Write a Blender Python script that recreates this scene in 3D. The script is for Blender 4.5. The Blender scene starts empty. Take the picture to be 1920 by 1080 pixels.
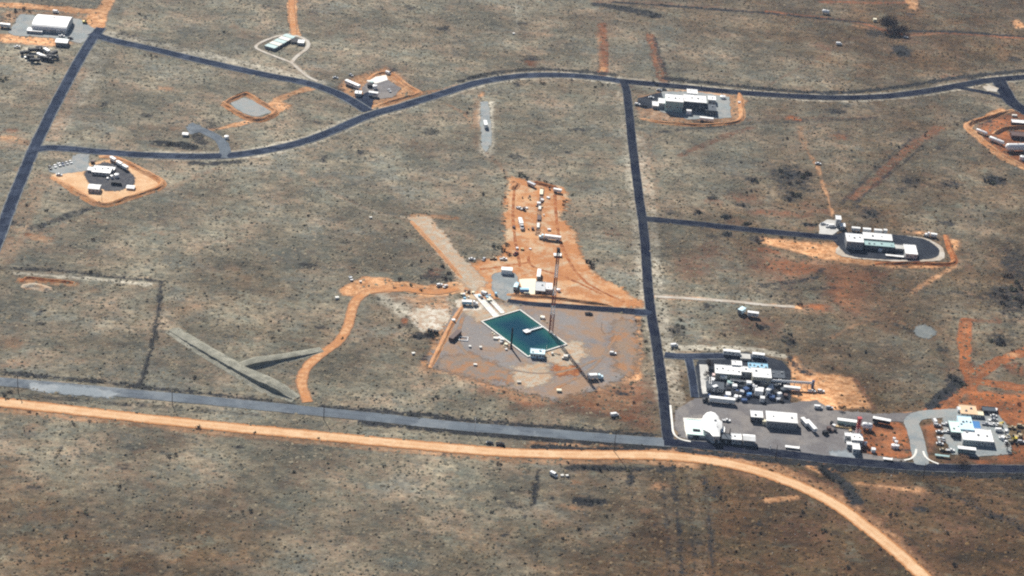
import bpy, bmesh, math, random
import numpy as np
from mathutils import Vector, Matrix

random.seed(7)
RNG = np.random.default_rng(11)
R = math.radians
scene = bpy.context.scene
C = scene.collection

# ------------------------------------------------------------------ camera
CAM_H, PITCH, ROLL, FPX = 700.0, R(29.0), R(4.8), 4000.0
cp, sp = math.cos(PITCH), math.sin(PITCH)
fwd = Vector((0, cp, -sp)); up0 = Vector((0, sp, cp)); rt0 = Vector((1, 0, 0))
rt = rt0 * math.cos(ROLL) + up0 * math.sin(ROLL)
up = -rt0 * math.sin(ROLL) + up0 * math.cos(ROLL)
camd = bpy.data.cameras.new("camera")
camd.sensor_width = 36.0
camd.lens = 36.0 * FPX / 1920.0
camd.clip_start = 1.0
camd.clip_end = 80000.0
cam = bpy.data.objects.new("camera", camd)
M = Matrix((rt, up, -fwd)).transposed().to_4x4()
M.translation = Vector((0, 0, CAM_H))
cam.matrix_world = M
C.objects.link(cam)
scene.camera = cam

# ------------------------------------------------------------------ light
SUN_EL, SUN_AZ = R(41.0), R(-24.0)      # azimuth measured from +Y towards +X
world = bpy.data.worlds.new("World")
scene.world = world
world.use_nodes = True
wn = world.node_tree.nodes
sky = wn.new("ShaderNodeTexSky")
sky.sky_type = 'NISHITA'
sky.sun_disc = False
sky.sun_elevation = SUN_EL
sky.sun_rotation = SUN_AZ
sky.altitude = 1200
world.node_tree.links.new(sky.outputs[0], wn["Background"].inputs[0])
wn["Background"].inputs[1].default_value = 0.045
sund = bpy.data.lights.new("sun", 'SUN')
sund.energy = 5.0
sund.angle = R(0.5)
sund.color = (1.0, 0.95, 0.87)
sun = bpy.data.objects.new("sun", sund)
to_sun = Vector((math.sin(SUN_AZ) * math.cos(SUN_EL), math.cos(SUN_AZ) * math.cos(SUN_EL), math.sin(SUN_EL)))
sun.rotation_euler = to_sun.to_track_quat('Z', 'Y').to_euler()
sun.location = to_sun * 3000
C.objects.link(sun)
scene.view_settings.view_transform = 'Standard'
scene.view_settings.look = 'None'
scene.view_settings.gamma = 1.0
scene.view_settings.use_curve_mapping = False
scene.view_settings.exposure = 0.57
scene.cycles.max_bounces = 6
scene.cycles.use_denoising = False
scene.cycles.pixel_filter_type = 'BLACKMAN_HARRIS'
scene.cycles.filter_width = 2.1

# ------------------------------------------------------------------ picture <-> ground
def ray(x, y):
    return fwd * FPX + rt * (x - 960.0) - up * (y - 540.0)
def G(x, y, z=0.0):
    d = ray(x, y)
    t = (z - CAM_H) / d.z
    return Vector((d.x * t, d.y * t, z))
def S(x, y):
    """pixels per metre across, foreshortening of the ground, of uprights"""
    p = G(x, y)
    dist = (p - Vector((0, 0, CAM_H))).dot(fwd)
    s = FPX / dist
    a = math.asin(CAM_H / (p - Vector((0, 0, CAM_H))).length)
    return s, math.sin(a), math.cos(a)

# ------------------------------------------------------------------ small numpy noise
_tabs = [RNG.random((256, 256)) for _ in range(8)]
def vnoise(x, y, k=0):
    t = _tabs[k % 8]
    xi = np.floor(x).astype(int); yi = np.floor(y).astype(int)
    fx = x - xi; fy = y - yi
    fx = fx * fx * (3 - 2 * fx); fy = fy * fy * (3 - 2 * fy)
    a = t[xi & 255, yi & 255]; b = t[(xi + 1) & 255, yi & 255]
    c = t[xi & 255, (yi + 1) & 255]; d = t[(xi + 1) & 255, (yi + 1) & 255]
    return (a * (1 - fx) + b * fx) * (1 - fy) + (c * (1 - fx) + d * fx) * fy
def fbm(x, y, scale, k=0, oct=4):
    v = 0; amp = 0.5; f = 1.0 / scale; tot = 0
    for i in range(oct):
        v = v + amp * vnoise(x * f + 17.3 * i, y * f + 9.1 * i, k + i); tot += amp
        amp *= 0.5; f *= 2.03
    return v / tot
def n1(x, y, scale, k=0, oct=3):
    return float(fbm(np.array([x]), np.array([y]), scale, k, oct)[0])

# ------------------------------------------------------------------ materials
MATS = {}
def mat(name, col, rough=0.7, var=0.12, scale=0.6, metallic=0.0, bump=0.0, streak=None, spec=0.5, rib=0.0):
    """solid colour with grime: noise value variation plus a coarse and a fine scale"""
    if name in MATS: return MATS[name]
    m = bpy.data.materials.new(name); m.use_nodes = True
    nt = m.node_tree; N = nt.nodes; L = nt.links
    b = N["Principled BSDF"]
    b.inputs["Roughness"].default_value = rough
    b.inputs["Metallic"].default_value = metallic
    b.inputs["Specular IOR Level"].default_value = spec
    geo = N.new("ShaderNodeNewGeometry")
    n = N.new("ShaderNodeTexNoise"); n.inputs["Scale"].default_value = scale
    n.inputs["Detail"].default_value = 6; n.inputs["Roughness"].default_value = 0.65
    L.new(geo.outputs["Position"], n.inputs["Vector"])
    mr = N.new("ShaderNodeMapRange")
    mr.inputs[1].default_value = 0.3; mr.inputs[2].default_value = 0.7
    mr.inputs[3].default_value = 1 - var; mr.inputs[4].default_value = 1 + var
    L.new(n.outputs[0], mr.inputs[0])
    mx = N.new("ShaderNodeMix"); mx.data_type = 'RGBA'; mx.blend_type = 'MULTIPLY'
    mx.inputs[0].default_value = 1.0
    mx.inputs[6].default_value = (*col, 1)
    L.new(mr.outputs[0], mx.inputs[7])
    out = mx.outputs[2]
    if streak:
        n2 = N.new("ShaderNodeTexNoise"); n2.inputs["Scale"].default_value = scale * 0.3
        n2.inputs["Detail"].default_value = 3
        L.new(geo.outputs["Position"], n2.inputs["Vector"])
        m2 = N.new("ShaderNodeMapRange"); m2.inputs[1].default_value = 0.5; m2.inputs[2].default_value = 0.75
        L.new(n2.outputs[0], m2.inputs[0])
        m3 = N.new("ShaderNodeMix"); m3.data_type = 'RGBA'
        L.new(m2.outputs[0], m3.inputs[0]); L.new(out, m3.inputs[6]); m3.inputs[7].default_value = (*streak, 1)
        out = m3.outputs[2]
    L.new(out, b.inputs["Base Color"])
    if rib or bump:
        bp = N.new("ShaderNodeBump"); bp.inputs["Strength"].default_value = rib or bump
        if rib:
            w = N.new("ShaderNodeTexWave"); w.inputs["Scale"].default_value = 0.8
            tc = N.new("ShaderNodeTexCoord"); L.new(tc.outputs["Object"], w.inputs["Vector"])
            L.new(w.outputs[1], bp.inputs["Height"])
        else:
            L.new(n.outputs[0], bp.inputs["Height"])
        L.new(bp.outputs[0], b.inputs["Normal"])
    MATS[name] = m
    return m

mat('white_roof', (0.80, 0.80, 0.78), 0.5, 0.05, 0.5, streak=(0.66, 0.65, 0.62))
mat('white_wall', (0.50, 0.50, 0.49), 0.6, 0.06, 0.6, rib=0.15)  # greyer than white_roof: shade of the walls partly put into the colour
mat('white_paint', (0.80, 0.80, 0.79), 0.35, 0.05, 0.8)
mat('grey_wall', (0.24, 0.25, 0.26), 0.6, 0.10, 0.6, rib=0.15)
mat('beige_wall', (0.34, 0.32, 0.25), 0.7, 0.10, 0.5)
mat('cream_roof', (0.72, 0.66, 0.48), 0.6, 0.08, 0.5)
mat('mint_roof', (0.62, 0.78, 0.73), 0.55, 0.08, 0.5)
mat('tan_roof', (0.68, 0.46, 0.28), 0.7, 0.12, 0.7)
mat('pale_blue', (0.58, 0.78, 0.86), 0.5, 0.10, 0.6)
mat('sky_blue', (0.27, 0.52, 0.68), 0.5, 0.12, 0.7)
mat('deep_blue', (0.06, 0.22, 0.50), 0.45, 0.12, 0.7)
mat('teal', (0.30, 0.44, 0.43), 0.5, 0.12, 0.5)
mat('slate_roof', (0.035, 0.050, 0.070), 0.7, 0.15, 0.5)
mat('dark_steel', (0.014, 0.015, 0.020), 0.7, 0.25, 0.8, spec=0.2)
mat('steel', (0.36, 0.37, 0.38), 0.45, 0.15, 0.8, metallic=0.4)
mat('dark_brown', (0.075, 0.035, 0.028), 0.7, 0.25, 0.6)
mat('mast_red', (0.26, 0.045, 0.022), 0.55, 0.12, 0.8)
mat('mast_white', (0.85, 0.85, 0.83), 0.5, 0.06, 0.8)
mat('red', (0.45, 0.06, 0.06), 0.5, 0.12, 0.8)
mat('pink_white', (0.75, 0.55, 0.52), 0.6, 0.10, 0.8)
mat('yellow', (0.60, 0.46, 0.05), 0.5, 0.12, 0.8)
mat('lumber', (0.52, 0.38, 0.20), 0.8, 0.2, 1.0)
mat('wood_pole', (0.07, 0.05, 0.04), 0.9, 0.2, 2.0)
mat('rubber', (0.018, 0.018, 0.02), 0.8, 0.1, 2.0)
mat('glass', (0.02, 0.03, 0.04), 0.08, 0.1, 1.0)
mat('silver', (0.50, 0.51, 0.53), 0.35, 0.06, 1.0)
mat('car_black', (0.015, 0.015, 0.018), 0.3, 0.1, 1.0)
mat('car_blue', (0.05, 0.09, 0.20), 0.3, 0.1, 1.0)
mat('car_red', (0.16, 0.03, 0.03), 0.35, 0.1, 1.0)
mat('car_tan', (0.42, 0.34, 0.22), 0.4, 0.1, 1.0)
mat('concrete', (0.50, 0.49, 0.46), 0.9, 0.16, 0.25, streak=(0.36, 0.35, 0.33))
mat('white_concrete', (0.74, 0.72, 0.66), 0.85, 0.10, 0.3, streak=(0.58, 0.55, 0.48))
mat('stone', (0.55, 0.50, 0.43), 0.9, 0.2, 1.0)
mat('bark', (0.06, 0.045, 0.035), 0.95, 0.2, 2.0)
mat('dead_wood', (0.16, 0.09, 0.05), 0.95, 0.25, 1.0)

def node_ground_material(name, cols, spot=None, scale=0.12, rough=0.95, bump=0.4, across=None):
    """cols: list of linear colours blended by nested noise; spot: (colour, amount)"""
    m = bpy.data.materials.new(name); m.use_nodes = True
    nt = m.node_tree; N = nt.nodes; L = nt.links
    b = N["Principled BSDF"]; b.inputs["Roughness"].default_value = rough
    b.inputs["Specular IOR Level"].default_value = 0.12
    geo = N.new("ShaderNodeNewGeometry")
    def noise(sc, det=5, ro=0.6, off=0.0):
        mp = N.new("ShaderNodeMapping"); mp.inputs[1].default_value = (off * 13.1, off * 7.7, off)
        L.new(geo.outputs["Position"], mp.inputs[0])
        n = N.new("ShaderNodeTexNoise"); n.inputs["Scale"].default_value = sc
        n.inputs["Detail"].default_value = det; n.inputs["Roughness"].default_value = ro
        L.new(mp.outputs[0], n.inputs["Vector"])
        return n.outputs[0]
    def ramp(v, a, c):
        r = N.new("ShaderNodeMapRange"); r.interpolation_type = 'SMOOTHSTEP'
        r.inputs[1].default_value = a; r.inputs[2].default_value = c
        L.new(v, r.inputs[0]); return r.outputs[0]
    def mix(f, a, c, mode='MIX'):
        x = N.new("ShaderNodeMix"); x.data_type = 'RGBA'; x.blend_type = mode
        if isinstance(f, float): x.inputs[0].default_value = f
        else: L.new(f, x.inputs[0])
        for i, v in ((6, a), (7, c)):
            if isinstance(v, tuple): x.inputs[i].default_value = (*v, 1)
            else: L.new(v, x.inputs[i])
        return x.outputs[2]
    cur = cols[0]
    for i, cc in enumerate(cols[1:]):
        f = ramp(noise(scale * (1 + 1.7 * i), 6, 0.65, 3.0 + i), 0.42, 0.60)
        cur = mix(f, cur, cc)
    fine = noise(1.3, 4, 0.75, 9.0)
    g = N.new("ShaderNodeMapRange"); g.inputs[1].default_value = 0.3; g.inputs[2].default_value = 0.7
    g.inputs[3].default_value = 0.78; g.inputs[4].default_value = 1.22
    L.new(fine, g.inputs[0])
    cur = mix(1.0, cur, g.outputs[0], 'MULTIPLY')
    if spot:
        f = ramp(noise(0.5, 3, 0.5, 21.0), spot[1], spot[1] + 0.08)
        cur = mix(f, cur, spot[0])
    if across:
        at = N.new("ShaderNodeAttribute"); at.attribute_name = "across"
        ab = N.new("ShaderNodeMath"); ab.operation = 'ABSOLUTE'; L.new(at.outputs["Fac"], ab.inputs[0])
        wob = N.new("ShaderNodeMath"); wob.operation = 'MULTIPLY_ADD'
        L.new(noise(0.22, 5, 0.7, 31.0), wob.inputs[0]); wob.inputs[1].default_value = 0.5
        L.new(ab.outputs[0], wob.inputs[2])
        edge = ramp(wob.outputs[0], across[1] + 0.25, across[1] + 0.45)
        cur = mix(edge, cur, across[0])
        if len(across) > 2:       # worn wheel tracks
            tr = N.new("ShaderNodeMath"); tr.operation = 'SUBTRACT'; L.new(ab.outputs[0], tr.inputs[0]); tr.inputs[1].default_value = 0.42
            t2 = N.new("ShaderNodeMath"); t2.operation = 'ABSOLUTE'; L.new(tr.outputs[0], t2.inputs[0])
            t3 = N.new("ShaderNodeMapRange"); t3.inputs[1].default_value = 0.18; t3.inputs[2].default_value = 0.04
            t3.inputs[3].default_value = 0.0; t3.inputs[4].default_value = 0.45
            L.new(t2.outputs[0], t3.inputs[0])
            cur = mix(t3.outputs[0], cur, across[2])
    L.new(cur, b.inputs["Base Color"])
    ga = N.new("ShaderNodeAttribute"); ga.attribute_name = "gone"       # worn outer fringe breaks up into the grass
    gs = N.new("ShaderNodeMath"); gs.operation = 'SUBTRACT'; L.new(noise(0.35, 6, 0.75, 51.0), gs.inputs[0]); gs.inputs[1].default_value = 0.5
    gm_ = N.new("ShaderNodeMath"); gm_.operation = 'MINIMUM'; gt = N.new("ShaderNodeMath"); gt.operation = 'MULTIPLY'; L.new(ga.outputs["Fac"], gt.inputs[0]); gt.inputs[1].default_value = 4.0
    L.new(gt.outputs[0], gm_.inputs[0]); gm_.inputs[1].default_value = 2.2
    gq = N.new("ShaderNodeMath"); gq.operation = 'MULTIPLY_ADD'; L.new(gs.outputs[0], gq.inputs[0]); L.new(gm_.outputs[0], gq.inputs[1]); L.new(ga.outputs["Fac"], gq.inputs[2])
    gr = N.new("ShaderNodeMapRange"); gr.interpolation_type = 'SMOOTHSTEP'
    for i_, v_ in ((1, .15), (2, .80), (3, 1.0), (4, 0.0)): gr.inputs[i_].default_value = v_
    L.new(gq.outputs[0], gr.inputs[0]); L.new(gr.outputs[0], b.inputs["Alpha"])
    if bump:
        bp = N.new("ShaderNodeBump"); bp.inputs["Strength"].default_value = bump; bp.inputs["Distance"].default_value = 0.5
        L.new(fine, bp.inputs["Height"]); L.new(bp.outputs[0], b.inputs["Normal"])
    if 'asphalt' in name: b.inputs['Specular IOR Level'].default_value = 0.0
    MATS[name] = m
    return m

ORANGE = (0.47, 0.205, 0.078); PALE_ORANGE = (0.57, 0.325, 0.165); RED = (0.30, 0.115, 0.05)
node_ground_material('asphalt_new', [(0.008, 0.010, 0.021), (0.015, 0.018, 0.033), (0.030, 0.034, 0.046)], scale=0.045, rough=0.8, bump=0.1,
                     across=((0.15, 0.155, 0.16), 0.86, (0.024, 0.030, 0.048)))
node_ground_material('asphalt_worn', [(0.034, 0.044, 0.070), (0.058, 0.071, 0.103), (0.022, 0.028, 0.046)], scale=0.04, rough=0.8, bump=0.1,
                     across=((0.19, 0.20, 0.20), 0.80, (0.021, 0.027, 0.046)))
node_ground_material('asphalt_grey', [(0.135, 0.158, 0.180), (0.185, 0.205, 0.222), (0.105, 0.122, 0.142)], scale=0.03, rough=0.85, bump=0.1,
                     across=((0.34, 0.31, 0.27), 0.95, (0.15, 0.17, 0.20)))
node_ground_material('dirt_bright', [(0.62, 0.40, 0.225), (0.66, 0.45, 0.27), (0.57, 0.335, 0.175)], scale=0.04,
                     across=((0.42, 0.195, 0.08), 0.78, (0.68, 0.47, 0.29)))
node_ground_material('dirt_orange', [ORANGE, PALE_ORANGE, (0.42, 0.20, 0.09)], scale=0.10, across=((0.36, 0.18, 0.09), 0.80))
node_ground_material('dirt_site', [ORANGE, PALE_ORANGE, (0.50, 0.38, 0.25), (0.42, 0.185, 0.075)], scale=0.022, spot=((0.26, 0.12, 0.06), 0.69))
node_ground_material('dirt_red', [(0.32, 0.10, 0.032), (0.22, 0.075, 0.03), (0.42, 0.19, 0.08)], scale=0.09)
node_ground_material('track_pale', [(0.50, 0.46, 0.40), (0.42, 0.36, 0.29)], scale=0.10, across=((0.26, 0.23, 0.19), 0.85))
node_ground_material('gravel_pad', [(0.235, 0.215, 0.203), (0.190, 0.180, 0.180), (0.29, 0.19, 0.125)], scale=0.016, spot=((0.36, 0.25, 0.17), 0.66))
node_ground_material('gravel_dark', [(0.185, 0.178, 0.178), (0.225, 0.205, 0.19), (0.15, 0.14, 0.14)], scale=0.03)
node_ground_material('gravel_grey', [(0.26, 0.29, 0.29), (0.21, 0.235, 0.245), (0.30, 0.30, 0.285)], scale=0.05)
node_ground_material('asphalt_pad', [(0.030, 0.034, 0.044), (0.045, 0.05, 0.06)], scale=0.08, bump=0.15)
node_ground_material('berm_grass', [(0.27, 0.262, 0.21), (0.34, 0.325, 0.265), (0.215, 0.21, 0.17)], scale=0.08, bump=0.8)
node_ground_material('berm_orange', [ORANGE, PALE_ORANGE, (0.44, 0.23, 0.12)], scale=0.09, bump=0.7)
node_ground_material('berm_pale', [(0.44, 0.39, 0.31), (0.37, 0.31, 0.235), (0.44, 0.29, 0.18)], scale=0.09, bump=0.7)

node_ground_material('ground_white', [(0.50, 0.45, 0.36), (0.66, 0.61, 0.52), (0.42, 0.31, 0.22)], scale=0.10, bump=0.7)
node_ground_material('trench_soil', [(0.10, 0.05, 0.03), (0.20, 0.10, 0.055), (0.36, 0.22, 0.13)], scale=0.12)
node_ground_material('yard_grey', [(0.070, 0.070, 0.078), (0.10, 0.098, 0.10), (0.055, 0.056, 0.066)], scale=0.08)
node_ground_material('slab_grey', [(0.15, 0.165, 0.165), (0.19, 0.20, 0.19)], scale=0.15)
node_ground_material('soil_tan', [(0.26, 0.185, 0.13), (0.33, 0.17, 0.085), (0.22, 0.18, 0.15)], scale=0.05)
node_ground_material('paving_worn', [(0.22, 0.25, 0.27), (0.31, 0.33, 0.34)], scale=0.06, bump=0.2)
node_ground_material('paving_white', [(0.55, 0.56, 0.55), (0.70, 0.71, 0.70)], scale=0.08, bump=0.2)
# ------------------------------------------------------------------ helpers
def tag(o, label=None, cat=None, group=None, kind=None):
    if label: o['label'] = label
    if cat: o['category'] = cat
    if group: o['group'] = group
    if kind: o['kind'] = kind
    return o
def empty(name, loc, ang=0.0):
    o = bpy.data.objects.new(name, None); C.objects.link(o)
    o.location = loc; o.rotation_euler = (0, 0, R(ang)); o.empty_display_size = 1.0
    return o
class MB:
    def __init__(self): self.v = []; self.f = []
    def add(self, vs, fs):
        n = len(self.v); self.v += [tuple(p) for p in vs]; self.f += [tuple(i + n for i in q) for q in fs]; return self
    def box(self, x0, x1, y0, y1, z0, z1, top=None):
        """top: (dx, dy) inset of the upper face"""
        a, c = top or (0, 0)
        return self.add([(x0, y0, z0), (x1, y0, z0), (x1, y1, z0), (x0, y1, z0),
                         (x0 + a, y0 + c, z1), (x1 - a, y0 + c, z1), (x1 - a, y1 - c, z1), (x0 + a, y1 - c, z1)],
                        [(3, 2, 1, 0), (4, 5, 6, 7), (0, 1, 5, 4), (1, 2, 6, 5), (2, 3, 7, 6), (3, 0, 4, 7)])
    def tube(self, p0, p1, r0, r1=None, n=10):
        r1 = r0 if r1 is None else r1
        p0 = Vector(p0); p1 = Vector(p1); d = (p1 - p0).normalized()
        u = d.orthogonal().normalized(); w = d.cross(u)
        vs = []
        for p, r in ((p0, r0), (p1, r1)):
            for i in range(n):
                a = 2 * math.pi * i / n
                vs.append(p + u * (r * math.cos(a)) + w * (r * math.sin(a)))
        fs = [(i, (i + 1) % n, n + (i + 1) % n, n + i) for i in range(n)]
        fs += [tuple(range(n - 1, -1, -1)), tuple(range(n, 2 * n))]
        return self.add(vs, fs)
    def lathe(self, prof, n=20, c=(0, 0)):
        vs = []; fs = []
        for r, z in prof:
            for i in range(n):
                a = 2 * math.pi * i / n
                vs.append((c[0] + r * math.cos(a), c[1] + r * math.sin(a), z))
        for k in range(len(prof) - 1):
            for i in range(n):
                fs.append((k * n + i, k * n + (i + 1) % n, (k + 1) * n + (i + 1) % n, (k + 1) * n + i))
        fs.append(tuple((len(prof) - 1) * n + i for i in range(n)))
        return self.add(vs, fs)
    def extrude_x(self, prof, x0, x1):
        """closed profile of (y, z) swept along x"""
        n = len(prof)
        vs = [(x0, y, z) for y, z in prof] + [(x1, y, z) for y, z in prof]
        fs = [(i, (i + 1) % n, n + (i + 1) % n, n + i) for i in range(n)] + [tuple(range(n - 1, -1, -1)), tuple(range(n, 2 * n))]
        return self.add(vs, fs)
    def mesh(self, name, m, smooth=False):
        me = bpy.data.meshes.new(name); me.from_pydata(self.v, [], self.f); me.update()
        bm = bmesh.new(); bm.from_mesh(me); bmesh.ops.recalc_face_normals(bm, faces=bm.faces); bm.to_mesh(me); bm.free()
        if m is not None: me.materials.append(MATS[m] if isinstance(m, str) else m)
        if smooth:
            for p in me.polygons: p.use_smooth = True
        return me
    def build(self, name, m, parent=None, loc=None, smooth=False):
        o = bpy.data.objects.new(name, self.mesh(name, m, smooth)); C.objects.link(o)
        if parent is not None: o.parent = parent
        if loc is not None: o.location = loc
        return o
def place(name, me, parent, loc=(0, 0, 0), rot=None):
    o = bpy.data.objects.new(name, me); C.objects.link(o); o.parent = parent; o.location = loc
    if rot: o.rotation_euler = rot
    return o

def catmull(pts, step):
    pts = [Vector(p) for p in pts]
    out = []
    n = len(pts)
    for i in range(n - 1):
        p0 = pts[max(i - 1, 0)]; p1 = pts[i]; p2 = pts[i + 1]; p3 = pts[min(i + 2, n - 1)]
        k = max(1, int((p2 - p1).length / step))
        for j in range(k):
            t = j / k
            out.append(0.5 * ((2 * p1) + (-p0 + p2) * t + (2 * p0 - 5 * p1 + 4 * p2 - p3) * t * t + (-p0 + 3 * p1 - 3 * p2 + p3) * t ** 3))
    out.append(pts[-1])
    return out
KEEP_OUT = []          # (polyline or polygon, halfwidth) for the grass
def ribbon(name, px, width, z, m, label, jit=0.12, step=3.0, kind='structure', w_end=None, fade=None):
    c = catmull([G(*p) for p in px], step)
    n = len(c); vs = []; fs = []; ac = []; gone = []
    fade = fade if fade is not None else {'asphalt': .10, 'gravel_': .12}.get(m[:7], .45)
    TS = [-1 - fade, -1, -.5, 0, .5, 1, 1 + fade]; cols = len(TS)
    for i, p in enumerate(c):
        d = (c[min(i + 1, n - 1)] - c[max(i - 1, 0)]); d.z = 0; d.normalize()
        nn = Vector((-d.y, d.x, 0))
        w = width if w_end is None else width + (w_end - width) * i / (n - 1)
        wl = w / 2 * (1 + jit * (n1(p.x, p.y, 9, 1) - 0.5) * 2.4 + jit * random.uniform(-.6, .6))
        wr = w / 2 * (1 + jit * (n1(p.x, p.y, 9, 4) - 0.5) * 2.4 + jit * random.uniform(-.6, .6))
        for k in range(cols):
            t = TS[k]
            q = p + nn * (t * (wl if t < 0 else wr))
            vs.append((q.x, q.y, z + 0.05 * (1 - min(1, t * t)) - (0.02 if abs(t) > 1 else 0))); ac.append(max(-1, min(1, t))); gone.append(1.0 if abs(t) > 1.001 else 0.0)
        if i:
            a = (i - 1) * cols; b = i * cols
            for k in range(cols - 1):
                fs.append((a + k, b + k, b + k + 1, a + k + 1))
    me = bpy.data.meshes.new(name); me.from_pydata(vs, [], fs); me.update()
    at = me.attributes.new("across", 'FLOAT', 'POINT'); at.data.foreach_set("value", ac)
    at = me.attributes.new("gone", 'FLOAT', 'POINT'); at.data.foreach_set("value", gone)
    bm = bmesh.new(); bm.from_mesh(me); bmesh.ops.recalc_face_normals(bm, faces=bm.faces)
    if bm.faces[0].normal.z < 0: bmesh.ops.reverse_faces(bm, faces=bm.faces)
    bm.to_mesh(me); bm.free()
    me.materials.append(MATS[m])
    o = bpy.data.objects.new(name, me); C.objects.link(o)
    tag(o, label, None, None, kind)
    KEEP_OUT.append(('line', [(p.x, p.y) for p in c[::3]] + [(c[-1].x, c[-1].y)], width / 2 + 0.3))
    return o
def densify(pts, step, smooth=False):
    P = [G(*p) for p in pts]
    if smooth:
        Q = catmull(P[-1:] + P + P[:2], step)
        # drop the lead-in and lead-out spans
        P2 = []
        n = len(P)
        for i in range(n):
            p0, p1, p2, p3 = P[i - 1], P[i], P[(i + 1) % n], P[(i + 2) % n]
            k = max(1, int((p2 - p1).length / step))
            for j in range(k):
                t = j / k
                P2.append(0.5 * ((2 * p1) + (-p0 + p2) * t + (2 * p0 - 5 * p1 + 4 * p2 - p3) * t * t + (-p0 + 3 * p1 - 3 * p2 + p3) * t ** 3))
        return P2
    out = []
    for i, p in enumerate(P):
        q = P[(i + 1) % len(P)]
        k = max(1, int((q - p).length / step))
        for j in range(k): out.append(p + (q - p) * (j / k))
    return out
def pad(name, px, z, m, label, jit=1.0, step=2.5, smooth=False, kind='structure', fade=None):
    pts = densify(px, step, smooth)
    vs = []
    for p in pts:
        a = (n1(p.x, p.y, 14, 2) - 0.5) * 3.2 + (n1(p.x, p.y, 4, 5) - 0.5) * 1.6
        b = (n1(p.x, p.y, 14, 3) - 0.5) * 3.2 + (n1(p.x, p.y, 4, 6) - 0.5) * 1.6
        vs.append((p.x + a * jit, p.y + b * jit, z))
    bm = bmesh.new()
    f = bm.faces.new([bm.verts.new(v) for v in vs])
    bm.normal_update()
    if f.normal.z < 0: f.normal_flip()
    n = len(vs)
    ring = list(bm.verts)
    area = sum(vs[i][0] * vs[(i + 1) % n][1] - vs[(i + 1) % n][0] * vs[i][1] for i in range(n))
    sg = 1 if area > 0 else -1
    fade = fade if fade is not None else (0.5 if ('concrete' in m or 'roof' in m) else 1.2 if 'asphalt' in m else 4.5 if ('dirt' in m or m in ('gravel_pad', 'berm_pale')) else 1.6)
    outer = []
    for i in range(n):
        a, c_ = vs[(i - 2) % n], vs[(i + 2) % n]
        tx, ty = c_[0] - a[0], c_[1] - a[1]; l = math.hypot(tx, ty) or 1
        w = fade * random.uniform(.5, 1.4)
        outer.append(bm.verts.new((vs[i][0] + sg * ty / l * w, vs[i][1] - sg * tx / l * w, z - 0.015 - random.uniform(0, .006))))
    for i in range(n):
        q = bm.faces.new((ring[i], ring[(i + 1) % n], outer[(i + 1) % n], outer[i]))
        q.normal_update()
        if q.normal.z < 0: q.normal_flip()
    bmesh.ops.triangulate(bm, faces=[f])
    me = bpy.data.meshes.new(name); bm.to_mesh(me); bm.free()
    at = me.attributes.new("gone", 'FLOAT', 'POINT'); at.data.foreach_set("value", [0.0] * n + [1.0] * n)
    me.materials.append(MATS[m])
    o = bpy.data.objects.new(name, me); C.objects.link(o)
    tag(o, label, None, None, kind)
    KEEP_OUT.append(('poly', [(v[0], v[1]) for v in vs], 0.0))
    return o
def smooth_(v): v = max(0.0, min(1.0, v)); return v * v * (3 - 2 * v)
def berm(name, px, w, h, m, label, taper=True, crest=0.15, step=2.5, closed=False, kind='structure', rough=0.35, shape=None):
    pp = [G(*p) for p in px]
    if closed: pp = pp + [pp[0]]
    c = catmull(pp, step)
    n = len(c); vs = []; fs = []; gone = []
    prof = [(-1.25, -0.05), (-1, 0.0), (-0.62, 0.32), (-crest - 0.12, 0.86), (-crest * 0.5, 1.0), (crest * 0.5, 1.0), (crest + 0.12, 0.86), (0.62, 0.32), (1, 0.0), (1.25, -0.05)]
    k = len(prof)
    for i, p in enumerate(c):
        d = (c[min(i + 1, n - 1)] - c[max(i - 1, 0)]); d.z = 0; d.normalize()
        nn = Vector((-d.y, d.x, 0))
        t = i / (n - 1)
        e = 1.0
        if taper and not closed: e = min(1.0, 6 * t * 1.0 + 0.08, 6 * (1 - t) + 0.08)
        if shape:
            for (ta, ea), (tb, eb) in zip(shape[:-1], shape[1:]):
                if ta <= t <= tb: e = ea + (eb - ea) * smooth_(float((t - ta) / (tb - ta)))
        for j, (a, b) in enumerate(prof):
            jx = (n1(p.x + 31 * j, p.y, 5, j) - 0.5) * rough * w * 0.5
            q = p + nn * (a * w / 2 * (0.55 + 0.45 * e) + jx)
            zz = h * e * b * (1 + (n1(p.x, p.y + 31 * j, 6, j + 2) - 0.5) * rough * 1.6)
            vs.append((q.x, q.y, zz + 0.03 - (0.12 if b < 0 else 0))); gone.append(1.0 if abs(a) > 1.1 else 0.0)
        if i:
            A = (i - 1) * k; B_ = i * k
            for j in range(k - 1): fs.append((A + j, B_ + j, B_ + j + 1, A + j + 1))
    fs.append(tuple(range(k))); fs.append(tuple((n - 1) * k + j for j in range(k)))
    mb = MB(); mb.v = vs; mb.f = fs
    o = mb.build(name, m, None, smooth=False)
    at = o.data.attributes.new('gone', 'FLOAT', 'POINT'); at.data.foreach_set('value', gone)
    tag(o, label, None, None, kind)
    return o

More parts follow.
